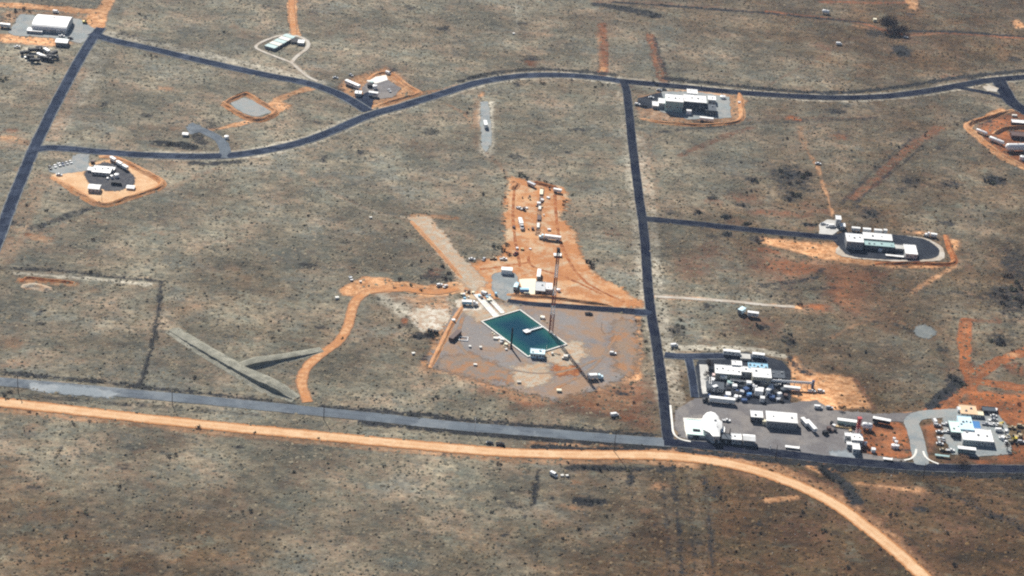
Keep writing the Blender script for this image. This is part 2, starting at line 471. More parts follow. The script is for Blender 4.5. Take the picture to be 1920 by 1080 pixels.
# ================================================================== GROUND
def axis(lo, hi, step, far):
    a = list(np.arange(lo, hi + step, step))
    d = step; x = a[-1]; up_ = []
    while x < far: d *= 1.35; x += d; up_.append(x)
    d = step; x = a[0]; dn = []
    while x > -far: d *= 1.35; x -= d; dn.append(x)
    return np.array(dn[::-1] + a + up_)
gx = axis(-500, 530, 1.7, 30000); gy = axis(880, 1960, 2.3, 40000)
GXX, GYY = np.meshgrid(gx, gy)
gX = GXX.ravel(); gY = GYY.ravel()
ATT = {k: np.zeros(gX.shape, np.float32) for k in ('dirt', 'weed', 'pale', 'red', 'warm')}
gZ = -0.16 + 0.14 * (fbm(gX, gY, 7, 1) - 0.5) * 2
def smooth01(v): v = np.clip(v, 0, 1); return v * v * (3 - 2 * v)
def dist_line(X, Y, P):
    best = np.full(X.shape, 1e9); 
    for (ax, ay), (bx, by) in zip(P[:-1], P[1:]):
        dx, dy = bx - ax, by - ay; L2 = dx * dx + dy * dy + 1e-9
        t = np.clip(((X - ax) * dx + (Y - ay) * dy) / L2, 0, 1)
        best = np.minimum(best, np.hypot(X - ax - t * dx, Y - ay - t * dy))
    return best
def inside(X, Y, P):
    c = np.zeros(X.shape, bool)
    for (ax, ay), (bx, by) in zip(P, P[1:] + P[:1]):
        if ay == by: continue
        c ^= ((ay > Y) != (by > Y)) & (X < (bx - ax) * (Y - ay) / (by - ay) + ax)
    return c
def region(P, mrg):
    xs = [p[0] for p in P]; ys = [p[1] for p in P]
    return np.nonzero((gX > min(xs) - mrg) & (gX < max(xs) + mrg) & (gY > min(ys) - mrg) & (gY < max(ys) + mrg))[0]
def paint(k, px, hw, soft, amt=1.0, curve=True):
    W = [G(*p) for p in px]
    if curve and len(W) > 2: W = catmull(W, 8)
    P = [(p.x, p.y) for p in W]
    idx = region(P, hw + soft + 6)
    X = gX[idx]; Y = gY[idx]
    d = dist_line(X, Y, P) + (fbm(X, Y, 9, 3) - 0.5) * (soft + 1.0) * 1.2
    v = amt * smooth01(1 - (d - hw) / max(soft, 0.1))
    ATT[k][idx] = np.maximum(ATT[k][idx], v)
def fill(k, px, soft, amt=1.0, grow=0.0):
    P = [(p.x, p.y) for p in (G(*q) for q in px)]
    idx = region(P, soft + grow + 6)
    X = gX[idx]; Y = gY[idx]
    d = dist_line(X, Y, P + P[:1]); d = np.where(inside(X, Y, P), -d, d) - grow
    d = d + (fbm(X, Y, 14, 2) - 0.5) * (soft + 1.5) * 1.6
    v = amt * smooth01(0.5 - d / max(2 * soft, 0.1))
    ATT[k][idx] = np.maximum(ATT[k][idx], v)
def spot(k, x, y, rx_px, ry_px, amt=1.0):
    s, f, _ = S(x, y); c = G(x, y)
    rx = rx_px / s; ry = ry_px / (s * f)
    idx = np.nonzero((abs(gX - c.x) < rx * 1.8) & (abs(gY - c.y) < ry * 1.8))[0]
    X = gX[idx]; Y = gY[idx]
    d = np.hypot((X - c.x) / rx, (Y - c.y) / ry) + (fbm(X, Y, max(4, rx * .5), 1) - 0.5) * 1.1
    v = amt * smooth01(1.35 - d)
    ATT[k][idx] = np.maximum(ATT[k][idx], v)

# ---- broad tone of the land: browner and redder to the lower right
inner = (gX > -700) & (gX < 760) & (gY > 780) & (gY < 2300)
pxx = gX / np.maximum(gY, 600)            # angular position across
warm = smooth01((pxx + 0.04) / 0.24) * 0.62 + smooth01((1330 - gY) / 360) * (0.36 + 0.25 * smooth01((pxx + .1) / .3))
warm = warm + (fbm(gX, gY, 150, 5) - 0.5) * 1.1 + (fbm(gX, gY, 40, 2) - 0.5) * 0.5
ATT['warm'][:] = np.clip(warm, 0, 1)

# ---- bare soil, dry strips, weeds (picture coordinates)
D = lambda *a, **k: paint('dirt', *a, **k)
# top left site
D([(-20, 8), (90, 14), (150, 20), (185, 22), (205, 0), (212, -20)], 4, 4, .95)
D([(185, 22), (178, 40), (180, 58)], 6, 4, .9)
fill('dirt', [(-20, 62), (60, 66), (100, 70), (150, 82), (100, 88), (40, 85), (-20, 75)], 5, .75)
fill('dirt', [(10, 20), (60, 18), (150, 26), (178, 32), (175, 60), (165, 50), (130, 30), (40, 28), (20, 50), (-10, 60), (-10, 40)], 4, .55)
fill('pale', [(35, 88), (80, 80), (118, 92), (105, 112), (70, 122), (35, 112)], 4, .55)
spot('red', 20, 245, 22, 8, .6); spot('dirt', 15, 258, 30, 8, .6); D([(-10, 256), (60, 270)], 3, 4, .5)
D([(140, 130), (125, 180), (105, 225), (95, 255)], 6, 8, .42); paint('pale', [(170, 85), (130, 170), (95, 245)], 3, 5, .35)
D([(85, 330), (60, 370), (30, 440), (5, 490)], 5, 7, .40)
for x, y, rx, ry, a in [(310, 165, 22, 6, .55), (440, 50, 12, 8, .4), (300, 205, 18, 8, .3), (330, 240, 12, 8, .45), (455, 57, 15, 8, .3)]: spot('dirt', x, y, rx, ry, a)
# the two small sites by the upper road
paint('pale', [(596, 152), (580, 144), (560, 128), (546, 117)], 1.2, 2, .8)
D([(547, -10), (548, 20), (550, 45), (556, 66)], 3, 3, .95)
D([(590, 164), (555, 172), (525, 185), (510, 195)], 3, 3, .7)
D([(480, 222), (450, 232), (415, 240), (385, 245)], 2, 3, .75)
fill('dirt', [(505, 188), (530, 190), (560, 196), (545, 205), (520, 214)], 4, .75)
paint('weed', [(300, 268), (330, 270), (358, 276)], 3, 4, .9); paint('weed', [(368, 255), (378, 268)], 3, 3, .7); paint('weed', [(392, 228), (402, 240)], 4, 4, .5)
paint('weed', [(360, 305), (400, 307), (450, 303)], 2, 3, .8)
fill('dirt', [(640, 152), (690, 132), (722, 122), (745, 132), (775, 160), (792, 175), (750, 196), (695, 207), (660, 188), (630, 165)], 5, .7)
D([(792, 175), (830, 168), (860, 160)], 2, 3, .6)
# verges of the roads: pale on the near side, weeds on the far side
V = [(280, 291), (400, 293), (480, 285), (560, 268), (620, 247), (690, 217), (760, 197), (840, 172), (900, 154), (980, 142), (1060, 141), (1130, 147), (1250, 160), (1350, 170), (1450, 178), (1560, 183), (1650, 181), (1730, 172), (1800, 160), (1860, 150), (1930, 143)]
paint('pale', V, 6.5, 4, .55)
paint('weed', [(860, 152), (910, 140), (990, 130), (1080, 133), (1150, 140)], 2, 3, .75)
paint('weed', [(1250, 147), (1350, 158), (1500, 172), (1600, 172), (1720, 158), (1800, 145), (1930, 132)], 2, 3, .85)
paint('pale', [(200, 64), (330, 92), (470, 124), (600, 155)], 6.0, 4, .5); paint('weed', [(225, 62), (300, 80)], 2.5, 3, .5)
paint('pale', [(1190, 260), (1208, 400), (1224, 560), (1240, 640), (1258, 760)], 7.5, 4, .45)
paint('pale', [(1165, 170), (1190, 380), (1205, 520)], 4, 4, .35)
D([(1205, 250), (1214, 320), (1222, 385)], 4, 6, .35)
paint('pale', [(195, 95), (150, 180), (90, 268)], 5, 5, .35)
paint('weed', [(0, 698), (150, 712), (270, 726), (420, 742), (550, 758)], .8, 2.5, .8)
paint('weed', [(600, 764), (760, 776), (900, 790), (1080, 806), (1220, 816)], 1.6, 2.5, .8)
paint('weed', [(0, 736), (120, 748), (300, 763), (480, 777)], 1.2, 2.5, .5)
paint('weed', [(680, 792), (820, 806), (1000, 822), (1150, 832), (1240, 838)], 1.7, 2.2, 1.0)
paint('weed', [(1280, 845), (1450, 862), (1600, 878), (1760, 888), (1940, 894)], 1.8, 2.2, 1.0)
paint('weed', [(1000, 838), (1120, 842), (1200, 841)], 1.5, 2.5, .9)
paint('weed', [(1070, 876), (1150, 878), (1260, 880)], 1.5, 2.5, .8)
D([(-20, 764), (250, 794), (600, 829), (950, 860), (1200, 865), (1300, 872)], 3, 3, .55)
D([(1000, 835), (1150, 838), (1300, 852), (1400, 868), (1480, 892)], 4, 5, .6)
paint('red', [(1200, 838), (1420, 868), (1530, 905), (1600, 950), (1680, 1015), (1760, 1090)], 4, 6, .55)
D([(1440, 875), (1520, 905), (1600, 955), (1690, 1030), (1760, 1095)], 4, 5, .55)
paint('red', [(1380, 885), (1460, 912), (1540, 955), (1620, 1015)], 2, 4, .4)
fill('dirt', [(1505, 862), (1560, 868), (1570, 885), (1540, 890), (1515, 880)], 3, .8)
paint('weed', [(1530, 872), (1560, 890), (1585, 910), (1605, 940)], 2.5, 3, .9)
D([(1610, 905), (1680, 915), (1740, 920)], 1.5, 3, .6); D([(1440, 938), (1495, 931)], 1.5, 2.5, .8); D([(1460, 940), (1500, 935)], 1.2, 2, .5)
paint('weed', [(1750, 915), (1800, 935), (1850, 960), (1920, 990)], 2, 4, .5)
# site in the middle
fill('dirt', [(960, 330), (1000, 345), (1050, 350), (1060, 380), (1045, 410), (1075, 435), (1080, 470), (1120, 520), (1190, 555), (1205, 580), (1100, 578), (960, 566), (930, 555), (880, 560), (860, 545), (860, 500), (900, 490), (945, 485), (950, 440), (945, 400)], 5, .95)
fill('red', [(1090, 520), (1150, 530), (1205, 565), (1200, 583), (1110, 572)], 6, .6); spot('red', 1090, 560, 40, 10, .5)
D([(835, 193), (870, 212), (888, 240)], 1.4, 3, .5); D([(915, 288), (935, 308), (955, 332)], 1.4, 3, .42)
fill('dirt', [(888, 180), (905, 190), (908, 240), (900, 280), (885, 270), (884, 220)], 4, .5); spot('dirt', 903, 178, 10, 7, .7)
fill('pale', [(895, 195), (925, 190), (930, 270), (915, 292), (898, 280)], 3, .9)
D([(700, 540), (760, 536), (800, 545), (850, 540)], 6, 4, .9); D([(660, 545), (690, 530), (720, 528)], 6, 5, .8); spot('red', 680, 540, 26, 14, .8); spot('red', 700, 528, 16, 5, .8)
fill('pale', [(700, 545), (855, 550), (855, 590), (840, 618), (800, 622), (755, 600), (715, 572)], 7, .85); fill('dirt', [(715, 545), (858, 545), (855, 590), (838, 612), (780, 585), (735, 565)], 8, .62)
fill('pale', [(765, 590), (800, 580), (835, 590), (830, 612), (790, 612)], 5, 1.0)
spot('weed', 790, 630, 34, 7, .8); spot('red', 758, 602, 10, 10, .8); spot('weed', 760, 610, 20, 6, .5); spot('weed', 815, 520, 45, 16, .55)
spot('red', 810, 512, 26, 14, .6)
D([(835, 585), (822, 640), (805, 680)], 3, 5, .7)
D([(805, 690), (860, 700), (950, 735), (1030, 750), (1120, 730), (1190, 705)], 3, 8, .52)
D([(1188, 590), (1196, 640), (1192, 705)], 2.5, 4, .7)
fill('red', [(880, 700), (950, 715), (1030, 750), (1190, 700), (1225, 720), (1228, 805), (1120, 790), (1040, 775), (960, 760), (900, 740)], 9, .62)
fill('dirt', [(1060, 745), (1190, 720), (1205, 770), (1150, 785), (1090, 765)], 8, .5)
spot('red', 1110, 760, 40, 12, .8); spot('red', 1170, 785, 25, 10, .7); spot('red', 930, 722, 40, 8, .7)
D([(780, 405), (850, 408)], 3, 3, .6); D([(560, 320), (640, 370), (720, 400), (770, 412)], 1.3, 3, .35); paint('pale', [(590, 345), (680, 390), (760, 408)], 1.2, 2.5, .4)
spot('dirt', 780, 333, 22, 8, .35)
# lower left enclosure
D([(40, 525), (90, 528), (140, 532)], 3, 3, .6); paint('red', [(42, 523), (90, 528)], 2, 2.5, .8)
paint('weed', [(0, 503), (110, 508), (220, 520), (300, 528), (302, 545), (290, 620), (275, 680), (264, 720)], .5, 2.0, .75)
paint('pale', [(30, 512), (130, 519), (280, 533)], 1.5, 2, .7)
for x, y, rx, ry, a in [(25, 645, 26, 16, .45), (30, 682, 34, 12, .45), (180, 545, 14, 6, .4), (150, 678, 16, 8, .35), (190, 415, 26, 12, .42), (300, 437, 20, 6, .35), (75, 445, 50, 10, .55), (110, 412, 40, 6, .35), (60, 800, 30, 10, .35), (120, 790, 40, 8, .3), (310, 300, 60, 6, .3)]: spot('dirt', x, y, rx, ry, a)
spot('red', 55, 440, 14, 5, .8); spot('weed', 292, 608, 10, 10, .8)
D([(20, 448), (90, 432), (180, 402), (230, 390)], 2, 4, .35); paint('weed', [(60, 428), (110, 410), (170, 390)], 1.5, 3, .6)
D([(300, 358), (360, 335), (410, 315)], 2, 5, .35)
# patches under the near field
for x, y, rx, ry, a in [(60, 830, 60, 10, .3), (200, 890, 70, 22, .3), (380, 880, 40, 14, .33), (560, 910, 50, 16, .28), (470, 1000, 60, 16, .25), (1085, 905, 24, 7, .55), (1070, 950, 30, 7, .5), (1235, 910, 22, 10, .6), (1210, 955, 18, 8, .45), (1040, 980, 40, 14, .4), (1165, 1030, 30, 12, .4), (330, 1050, 60, 14, .25), (880, 1000, 60, 18, .3), (760, 930, 60, 16, .25), (1370, 1050, 40, 10, .4)]: spot('dirt', x, y, rx, ry, a)
for x0, a in [(1240, .5), (1262, .75), (1287, .55), (1320, .75)]:
    paint('weed', [(x0, 890), (x0 + 8, 960), (x0 + 14, 1030), (x0 + 18, 1100)], 0.5, 2.2, a * .8)
paint('pale', [(1250, 895), (1258, 980), (1270, 1090)], 2.2, 4, .20); paint('pale', [(1300, 890), (1310, 980), (1318, 1090)], 2.5, 4, .20)
paint('weed', [(1010, 880), (1004, 910), (1000, 945)], .6, 1.8, .9); paint('weed', [(1085, 940), (1130, 941)], 2, 3, .9); paint('weed', [(940, 935), (980, 955)], 1.2, 3, .5)  # the first stroke is a thin dark line through the grass
paint('weed', [(1183, 878), (1181, 905)], 1.0, 2, .8)
# right half
paint('red', [(1130, 45), (1133, 90), (1132, 125), (1128, 140)], 3.2, 3, .7); D([(1120, 60), (1124, 95), (1130, 130)], 1.0, 2.5, .5); spot('dirt', 1132, 130, 12, 6, .8)
paint('red', [(1218, 65), (1228, 100), (1240, 140), (1245, 152)], 3.2, 3, .7); D([(1230, 100), (1238, 130), (1245, 148)], 1.0, 2.5, .45)
paint('weed', [(1228, 72), (1236, 105), (1250, 138)], 1.5, 2, .6); spot('red', 996, 118, 16, 8, .7)
D([(950, 60), (1000, 62), (1030, 66)], 2, 5, .35); paint('pale', [(968, 0), (970, 30), (970, 62)], 1, 2, .35)
paint('weed', [(1120, 8), (1180, 18), (1230, 30)], 4, 5, .8); paint('red', [(1120, 2), (1250, 8), (1440, 24)], 4, 4, .45)
paint('red', [(1440, 22), (1560, 35), (1620, 44), (1690, 64), (1780, 62), (1930, 72)], 2.2, 2.5, .72)
paint('weed', [(1150, 4), (1300, 14), (1450, 26), (1620, 42)], 1.4, 1.8, 1.0); paint('weed', [(1700, 58), (1800, 60), (1930, 70)], 1.4, 2, .8)
D([(1600, 47), (1650, 58), (1690, 67), (1760, 62)], 1.5, 2, .55); paint('red', [(1540, 3), (1700, 6)], 2, 4, .7); D([(1710, -10), (1712, 15)], 4, 4, .7); spot('dirt', 1910, 45, 14, 10, .9)
paint('red', [(1570, 90), (1530, 112), (1480, 138), (1430, 165)], .8, 2.0, .4); paint('pale', [(1560, 88), (1620, 72)], 1.0, 2.5, .3)
spot('weed', 1690, 95, 22, 12, .9)
# facility on the road bend
fill('dirt', [(1190, 178), (1240, 170), (1290, 168), (1385, 175), (1395, 195), (1390, 225), (1330, 235), (1250, 232), (1190, 222)], 4, .6)
fill('pale', [(1190, 205), (1240, 208), (1275, 222), (1220, 228), (1190, 220)], 3, .9)
spot('dirt', 1390, 190, 14, 9, .8); paint('red', [(1380, 225), (1440, 222), (1480, 220), (1560, 222), (1640, 218)], 2.0, 4, .4); spot('red', 1490, 222, 26, 6, .85)
paint('weed', [(1430, 228), (1520, 226), (1640, 222)], 2, 3, .5); paint('red', [(1275, 292), (1320, 272), (1370, 250), (1410, 238)], 1.8, 3, .55); paint('weed', [(1235, 248), (1330, 238), (1410, 232)], 1.5, 3, .5)
D([(1500, 238), (1506, 262), (1512, 280)], 1.6, 3, .5); D([(1514, 285), (1532, 310), (1543, 345), (1555, 380), (1560, 405)], .8, 2.0, .62)
paint('red', [(1760, 240), (1720, 265), (1680, 300), (1640, 340), (1600, 370)], 3.4, 4, .62); paint('weed', [(1715, 256), (1660, 300), (1612, 345), (1575, 385)], .8, 2.5, .5); paint('weed', [(1735, 270), (1690, 308), (1640, 348), (1595, 390)], .8, 2.5, .55)
spot('weed', 1480, 335, 48, 26, .60); spot('weed', 1483, 368, 26, 13, .62); spot('weed', 1480, 328, 18, 10, .95); spot('red', 1575, 255, 24, 7, .65)
spot('weed', 1410, 338, 16, 7, .7); spot('weed', 1705, 340, 24, 14, .6); spot('weed', 1780, 345, 26, 10, .6); spot('weed', 1865, 338, 22, 10, .9)
for x, y, rx, ry, a in [(1400, 372, 60, 12, .55), (1340, 378, 30, 8, .45), (1450, 400, 90, 10, .6), (1530, 395, 40, 8, .55), (1240, 300, 30, 30, .2)]: spot('red', x, y, rx, ry, a)
spot('weed', 1362, 407, 14, 7, .9); spot('weed', 1308, 397, 12, 7, .7); spot('weed', 1400, 420, 10, 4, .8); spot('weed', 1515, 421, 20, 4, .9); spot('weed', 1365, 440, 16, 6, .8); spot('weed', 1420, 450, 16, 8, .7)
spot('weed', 1630, 398, 24, 12, .7); spot('weed', 1390, 384, 16, 6, .7); spot('weed', 1336, 370, 14, 5, .7)
# long site with the oval yard
fill('dirt', [(1420, 442), (1500, 450), (1590, 455), (1600, 475), (1680, 492), (1790, 496), (1780, 440), (1700, 435), (1800, 450), (1792, 500), (1680, 505), (1560, 492), (1480, 470), (1420, 455)], 5, .85)
fill('red', [(1400, 470), (1560, 495), (1680, 505), (1640, 560), (1600, 590), (1560, 560), (1540, 520), (1420, 510)], 14, .72)
D([(1560, 500), (1600, 520), (1615, 560), (1640, 590)], 10, 14, .42); spot('red', 1530, 575, 40, 10, .8); spot('dirt', 1510, 582, 40, 10, .4); spot('red', 1440, 470, 40, 8, .7)
D([(1790, 498), (1750, 522), (1710, 548)], 1.2, 2.5, .6); D([(1560, 632), (1600, 610), (1630, 600), (1680, 600), (1705, 612)], 1.2, 2.5, .5); paint('weed', [(1620, 604), (1660, 602), (1710, 618)], 1.2, 3, .45)
D([(1230, 556), (1300, 560), (1380, 566), (1440, 572), (1500, 576)], 1.6, 2, .8); paint('pale', [(1230, 555), (1320, 561), (1400, 567)], 1.6, 2, .8)
paint('weed', [(1425, 535), (1470, 530), (1530, 520), (1540, 505)], 1.5, 3, .6); paint('weed', [(1440, 540), (1560, 540)], 1.5, 3, .5); paint('weed', [(1640, 535), (1720, 545), (1800, 550)], 1.5, 4, .4)
spot('weed', 1892, 560, 46, 38, .66); spot('weed', 1905, 500, 30, 48, .62); spot('weed', 1850, 560, 30, 16, .45); spot('weed', 1880, 640, 34, 8, .6); spot('weed', 1470, 560, 30, 20, .35); spot('weed', 1270, 620, 20, 14, .6); spot('weed', 1430, 612, 14, 7, .8); spot('weed', 1478, 640, 16, 14, .7)
# star of red tracks
for P in ([(1820, 712), (1812, 680), (1808, 640), (1814, 600)], [(1820, 712), (1850, 690), (1880, 675), (1935, 655)], [(1820, 712), (1860, 720), (1935, 728)], [(1820, 712), (1800, 735), (1775, 755), (1745, 770)], [(1820, 712), (1828, 750), (1835, 775)]):
    paint('red', P, 3.0, 3.0, 1.0); D(P, .5, 2.0, .35)
paint('red', [(1814, 600), (1870, 602)], 2, 3, .6)
fill('red', [(1740, 762), (1800, 748), (1840, 730), (1940, 735), (1940, 800), (1880, 800), (1860, 770), (1790, 768)], 6, .9)
spot('red', 1900, 690, 30, 16, .7); spot('red', 1790, 690, 20, 14, .5); spot('dirt', 1900, 665, 22, 6, .6)
paint('weed', [(1742, 762), (1770, 738), (1800, 718)], 2.5, 3, .95); spot('weed', 1790, 712, 20, 12, .95); spot('weed', 1758, 760, 10, 5, 1.0)
# plant apron
fill('dirt', [(1475, 672), (1490, 670), (1505, 695), (1560, 702), (1600, 705), (1615, 730), (1635, 765), (1560, 770), (1520, 765), (1480, 745)], 5, 1.0)
paint('red', [(1600, 710), (1618, 735), (1635, 765)], 2, 4, .6); paint('weed', [(1480, 668), (1492, 690), (1520, 702)], 1.2, 2, .7)
paint('pale', [(1250, 652), (1320, 652), (1400, 654), (1470, 668)], 2.0, 2.5, .9); spot('weed', 1330, 690, 18, 18, .8)
fill('red', [(1690, 790), (1650, 785), (1600, 790), (1600, 850), (1680, 860), (1712, 855), (1700, 810)], 4, 1.0); fill('dirt', [(1640, 800), (1690, 800), (1705, 850), (1650, 850)], 6, .35)
fill('red', [(1722, 795), (1750, 788), (1765, 800), (1760, 850), (1735, 855)], 4, .8); fill('dirt', [(1722, 795), (1750, 788), (1765, 800), (1760, 850), (1735, 855)], 5, .4)
fill('red', [(1860, 830), (1940, 815), (1940, 872), (1760, 870), (1780, 855), (1870, 860)], 5, .75); spot('dirt', 1720, 778, 40, 7, .7)
spot('red', 1560, 800, 18, 14, .4); fill('dirt', [(1266, 768), (1300, 772), (1290, 800), (1270, 812), (1264, 800)], 3, .5)
fill('red', [(1830, 232), (1900, 205), (1940, 200), (1940, 330), (1880, 295), (1840, 260)], 5, .8)
paint('dirt', [(1880, 205), (1850, 220), (1815, 235), (1840, 262), (1880, 295), (1930, 318)], 2.5, 3, .8)
for x, y, rx, ry, a in [(1870, 290, 40, 10, .3), (1800, 400, 60, 20, .2), (1300, 500, 50, 30, .5), (1330, 470, 40, 20, .5), (1420, 610, 60, 24, .5), (1480, 520, 60, 20, .5), (1700, 930, 80, 30, .42), (1500, 1000, 80, 30, .42), (1800, 1000, 80, 40, .42), (1860, 760, 60, 24, .8), (1180, 470, 22, 50, .2)]: spot('red', x, y, rx, ry, a)
# the left and centre keep a few rust patches
for i in range(60):
    spot('dirt', random.uniform(0, 1250), random.uniform(20, 1080), random.uniform(10, 40), random.uniform(4, 12), random.uniform(.15, .36))
for i in range(70):
    spot('red', random.uniform(1150, 1920), random.uniform(20, 1080), random.uniform(10, 40), random.uniform(4, 12), random.uniform(.2, .5))
for i in range(190):
    spot('weed', random.uniform(0, 1920), random.uniform(0, 1080), random.uniform(6, 26), random.uniform(3, 8), random.uniform(.25, .75))

nx_, ny_ = len(gx), len(gy)
me = bpy.data.meshes.new('ground')
nv = nx_ * ny_
me.vertices.add(nv)
co = np.empty((nv, 3), np.float32); co[:, 0] = gX; co[:, 1] = gY; co[:, 2] = gZ
me.vertices.foreach_set('co', co.ravel())
ii = (np.arange(ny_ - 1)[:, None] * nx_ + np.arange(nx_ - 1)[None, :]).ravel()
quads = np.stack([ii, ii + 1, ii + 1 + nx_, ii + nx_], 1).astype(np.int32)
me.loops.add(quads.size); me.loops.foreach_set('vertex_index', quads.ravel())
me.polygons.add(len(quads)); me.polygons.foreach_set('loop_start', np.arange(0, quads.size, 4, dtype=np.int32))
me.polygons.foreach_set('loop_total', np.full(len(quads), 4, np.int32))
me.polygons.foreach_set('use_smooth', np.ones(len(quads), bool))
me.update(calc_edges=True)
for k, v in ATT.items():
    a = me.attributes.new(k, 'FLOAT', 'POINT'); a.data.foreach_set('value', v)
ground = bpy.data.objects.new('ground', me); C.objects.link(ground)
tag(ground, 'dry tan and grey-green grassland with rusty bare patches', None, None, 'structure')

def ground_material():
    m = bpy.data.materials.new('grassland'); m.use_nodes = True
    nt = m.node_tree; N = nt.nodes; L = nt.links
    b = N["Principled BSDF"]; b.inputs["Roughness"].default_value = 0.95; b.inputs["Specular IOR Level"].default_value = 0.15
    geo = N.new("ShaderNodeNewGeometry")
    def noise(sc, det=5, ro=0.6, off=0.0, st=(1, 1, 1)):
        mp = N.new("ShaderNodeMapping"); mp.inputs[1].default_value = (off * 13.1, off * 7.7, off); mp.inputs[3].default_value = st
        L.new(geo.outputs["Position"], mp.inputs[0])
        n = N.new("ShaderNodeTexNoise"); n.inputs["Scale"].default_value = sc
        n.inputs["Detail"].default_value = det; n.inputs["Roughness"].default_value = ro
        L.new(mp.outputs[0], n.inputs["Vector"]); return n.outputs[0]
    def ramp(v, a, c, lo=0.0, hi=1.0):
        r = N.new("ShaderNodeMapRange"); r.interpolation_type = 'SMOOTHSTEP'
        for i, q in ((1, a), (2, c), (3, lo), (4, hi)): r.inputs[i].default_value = q
        L.new(v, r.inputs[0]); return r.outputs[0]
    def mix(f, a, c, mode='MIX'):
        x = N.new("ShaderNodeMix"); x.data_type = 'RGBA'; x.blend_type = mode
        if isinstance(f, float): x.inputs[0].default_value = f
        else: L.new(f, x.inputs[0])
        for i, v in ((6, a), (7, c)):
            if isinstance(v, tuple): x.inputs[i].default_value = (*v, 1)
            else: L.new(v, x.inputs[i])
        return x.outputs[2]
    def math_(op, a, c=None, d=None):
        x = N.new("ShaderNodeMath"); x.operation = op
        for i, v in enumerate((a, c, d)):
            if v is None: continue
            if isinstance(v, (int, float)): x.inputs[i].default_value = v
            else: L.new(v, x.inputs[i])
        return x.outputs[0]
    def att(k):
        a = N.new("ShaderNodeAttribute"); a.attribute_name = k; return a.outputs["Fac"]
    big = noise(0.012, 4, 0.6, 1); mid = noise(0.055, 6, 0.7, 2, (0.8, 1, 1)); small = noise(0.28, 5, 0.75, 3, (0.75, 1, 1)); fine = noise(0.9, 4, 0.8, 4)
    # cool side: grey green and straw grey; warm side: brown
    cool = mix(ramp(mid, .38, .62), (0.143, 0.140, 0.108), (0.209, 0.176, 0.124))
    cool = mix(ramp(noise(0.030, 5, .65, 41), .46, .64, 0, .75), cool, (0.244, 0.177, 0.121))
    cool = mix(ramp(noise(0.036, 5, .65, 43, (.7, 1, 1)), .50, .66, 0, .8), cool, (0.134, 0.140, 0.121))
    cool = mix(ramp(small, .50, .70, 0, .7), cool, (0.250, 0.214, 0.146))
    cool = mix(ramp(noise(0.16, 6, .75, 7, (.7, 1, 1)), .50, .64, 0, .85), cool, (0.101, 0.102, 0.086))
    hot = mix(ramp(mid, .38, .62), (0.064, 0.042, 0.021), (0.112, 0.060, 0.028))
    hot = mix(ramp(noise(0.034, 5, .65, 45), .48, .64, 0, .7), hot, (0.077, 0.059, 0.031))
    hot = mix(ramp(small, .52, .70, 0, .7), hot, (0.142, 0.085, 0.037))
    hot = mix(ramp(noise(0.16, 6, .75, 7, (.7, 1, 1)), .50, .64, 0, .9), hot, (0.044, 0.030, 0.019))
    w = math_('ADD', att('warm'), math_('MULTIPLY', math_('SUBTRACT', noise(0.04, 5, .7, 12), .5), 1.1))
    cur = mix(ramp(w, .05, 1.0), cool, hot)
    # rusty tint in the thin spots
    cur = mix(ramp(noise(0.09, 6, .7, 15, (.8, 1, 1)), .52, .72, 0, .42), cur, (0.205, 0.118, 0.072))
    cur = mix(ramp(noise(0.07, 6, .7, 17, (.7, 1, 1)), .54, .70, 0, .45), cur, (0.130, 0.150, 0.120))
    def patch(k, amp, sc, off):
        a_ = att(k)
        n_ = math_('MULTIPLY', math_('SUBTRACT', noise(sc, 6, .72, off), .5), amp)
        v = math_('ADD', a_, math_('MULTIPLY', n_, math_('MINIMUM', math_('MULTIPLY', a_, 3.0), 1.0)))
        return ramp(v, .10, .86)
    cur = mix(patch('pale', 1.0, .3, 20), cur, mix(ramp(small, .4, .6), (0.34, 0.31, 0.245), (0.44, 0.40, 0.32)))
    cur = mix(patch('red', 1.5, .20, 24), cur, mix(ramp(att('red'), .45, .88), (0.128, 0.066, 0.040), mix(ramp(mid, .4, .6), (0.165, 0.062, 0.026), (0.285, 0.098, 0.034))))
    cur = mix(patch('dirt', 1.1, .25, 28), cur, mix(ramp(att('dirt'), .38, .80), (0.235, 0.130, 0.072), mix(ramp(small, .35, .6), (0.44, 0.195, 0.075), (0.54, 0.305, 0.155))))
    cur = mix(patch('weed', 2.6, .22, 32), cur, (0.020, 0.021, 0.024))
    # broad stains and thin washes
    cur = mix(1.0, cur, ramp(noise(0.014, 5, .6, 61), .34, .66, .66, 1.28), 'MULTIPLY')
    cur = mix(1.0, cur, ramp(noise(0.055, 6, .72, 63, (.6, 1, 1)), .34, .66, .70, 1.26), 'MULTIPLY')
    cur = mix(ramp(noise(0.11, 7, .78, 65, (.8, 1, 1)), .60, .68, 0, .75), cur, (0.045, 0.043, 0.040))
    # grit
    cur = mix(1.0, cur, ramp(fine, .25, .75, .72, 1.28), 'MULTIPLY')
    cur = mix(1.0, cur, ramp(small, .3, .7, .78, 1.22), 'MULTIPLY')
    L.new(cur, b.inputs["Base Color"])
    bp = N.new("ShaderNodeBump"); bp.inputs["Strength"].default_value = 0.55; bp.inputs["Distance"].default_value = 0.7
    L.new(small, bp.inputs["Height"])
    L.new(bp.outputs[0], b.inputs["Normal"])
    return m
me.materials.append(ground_material())

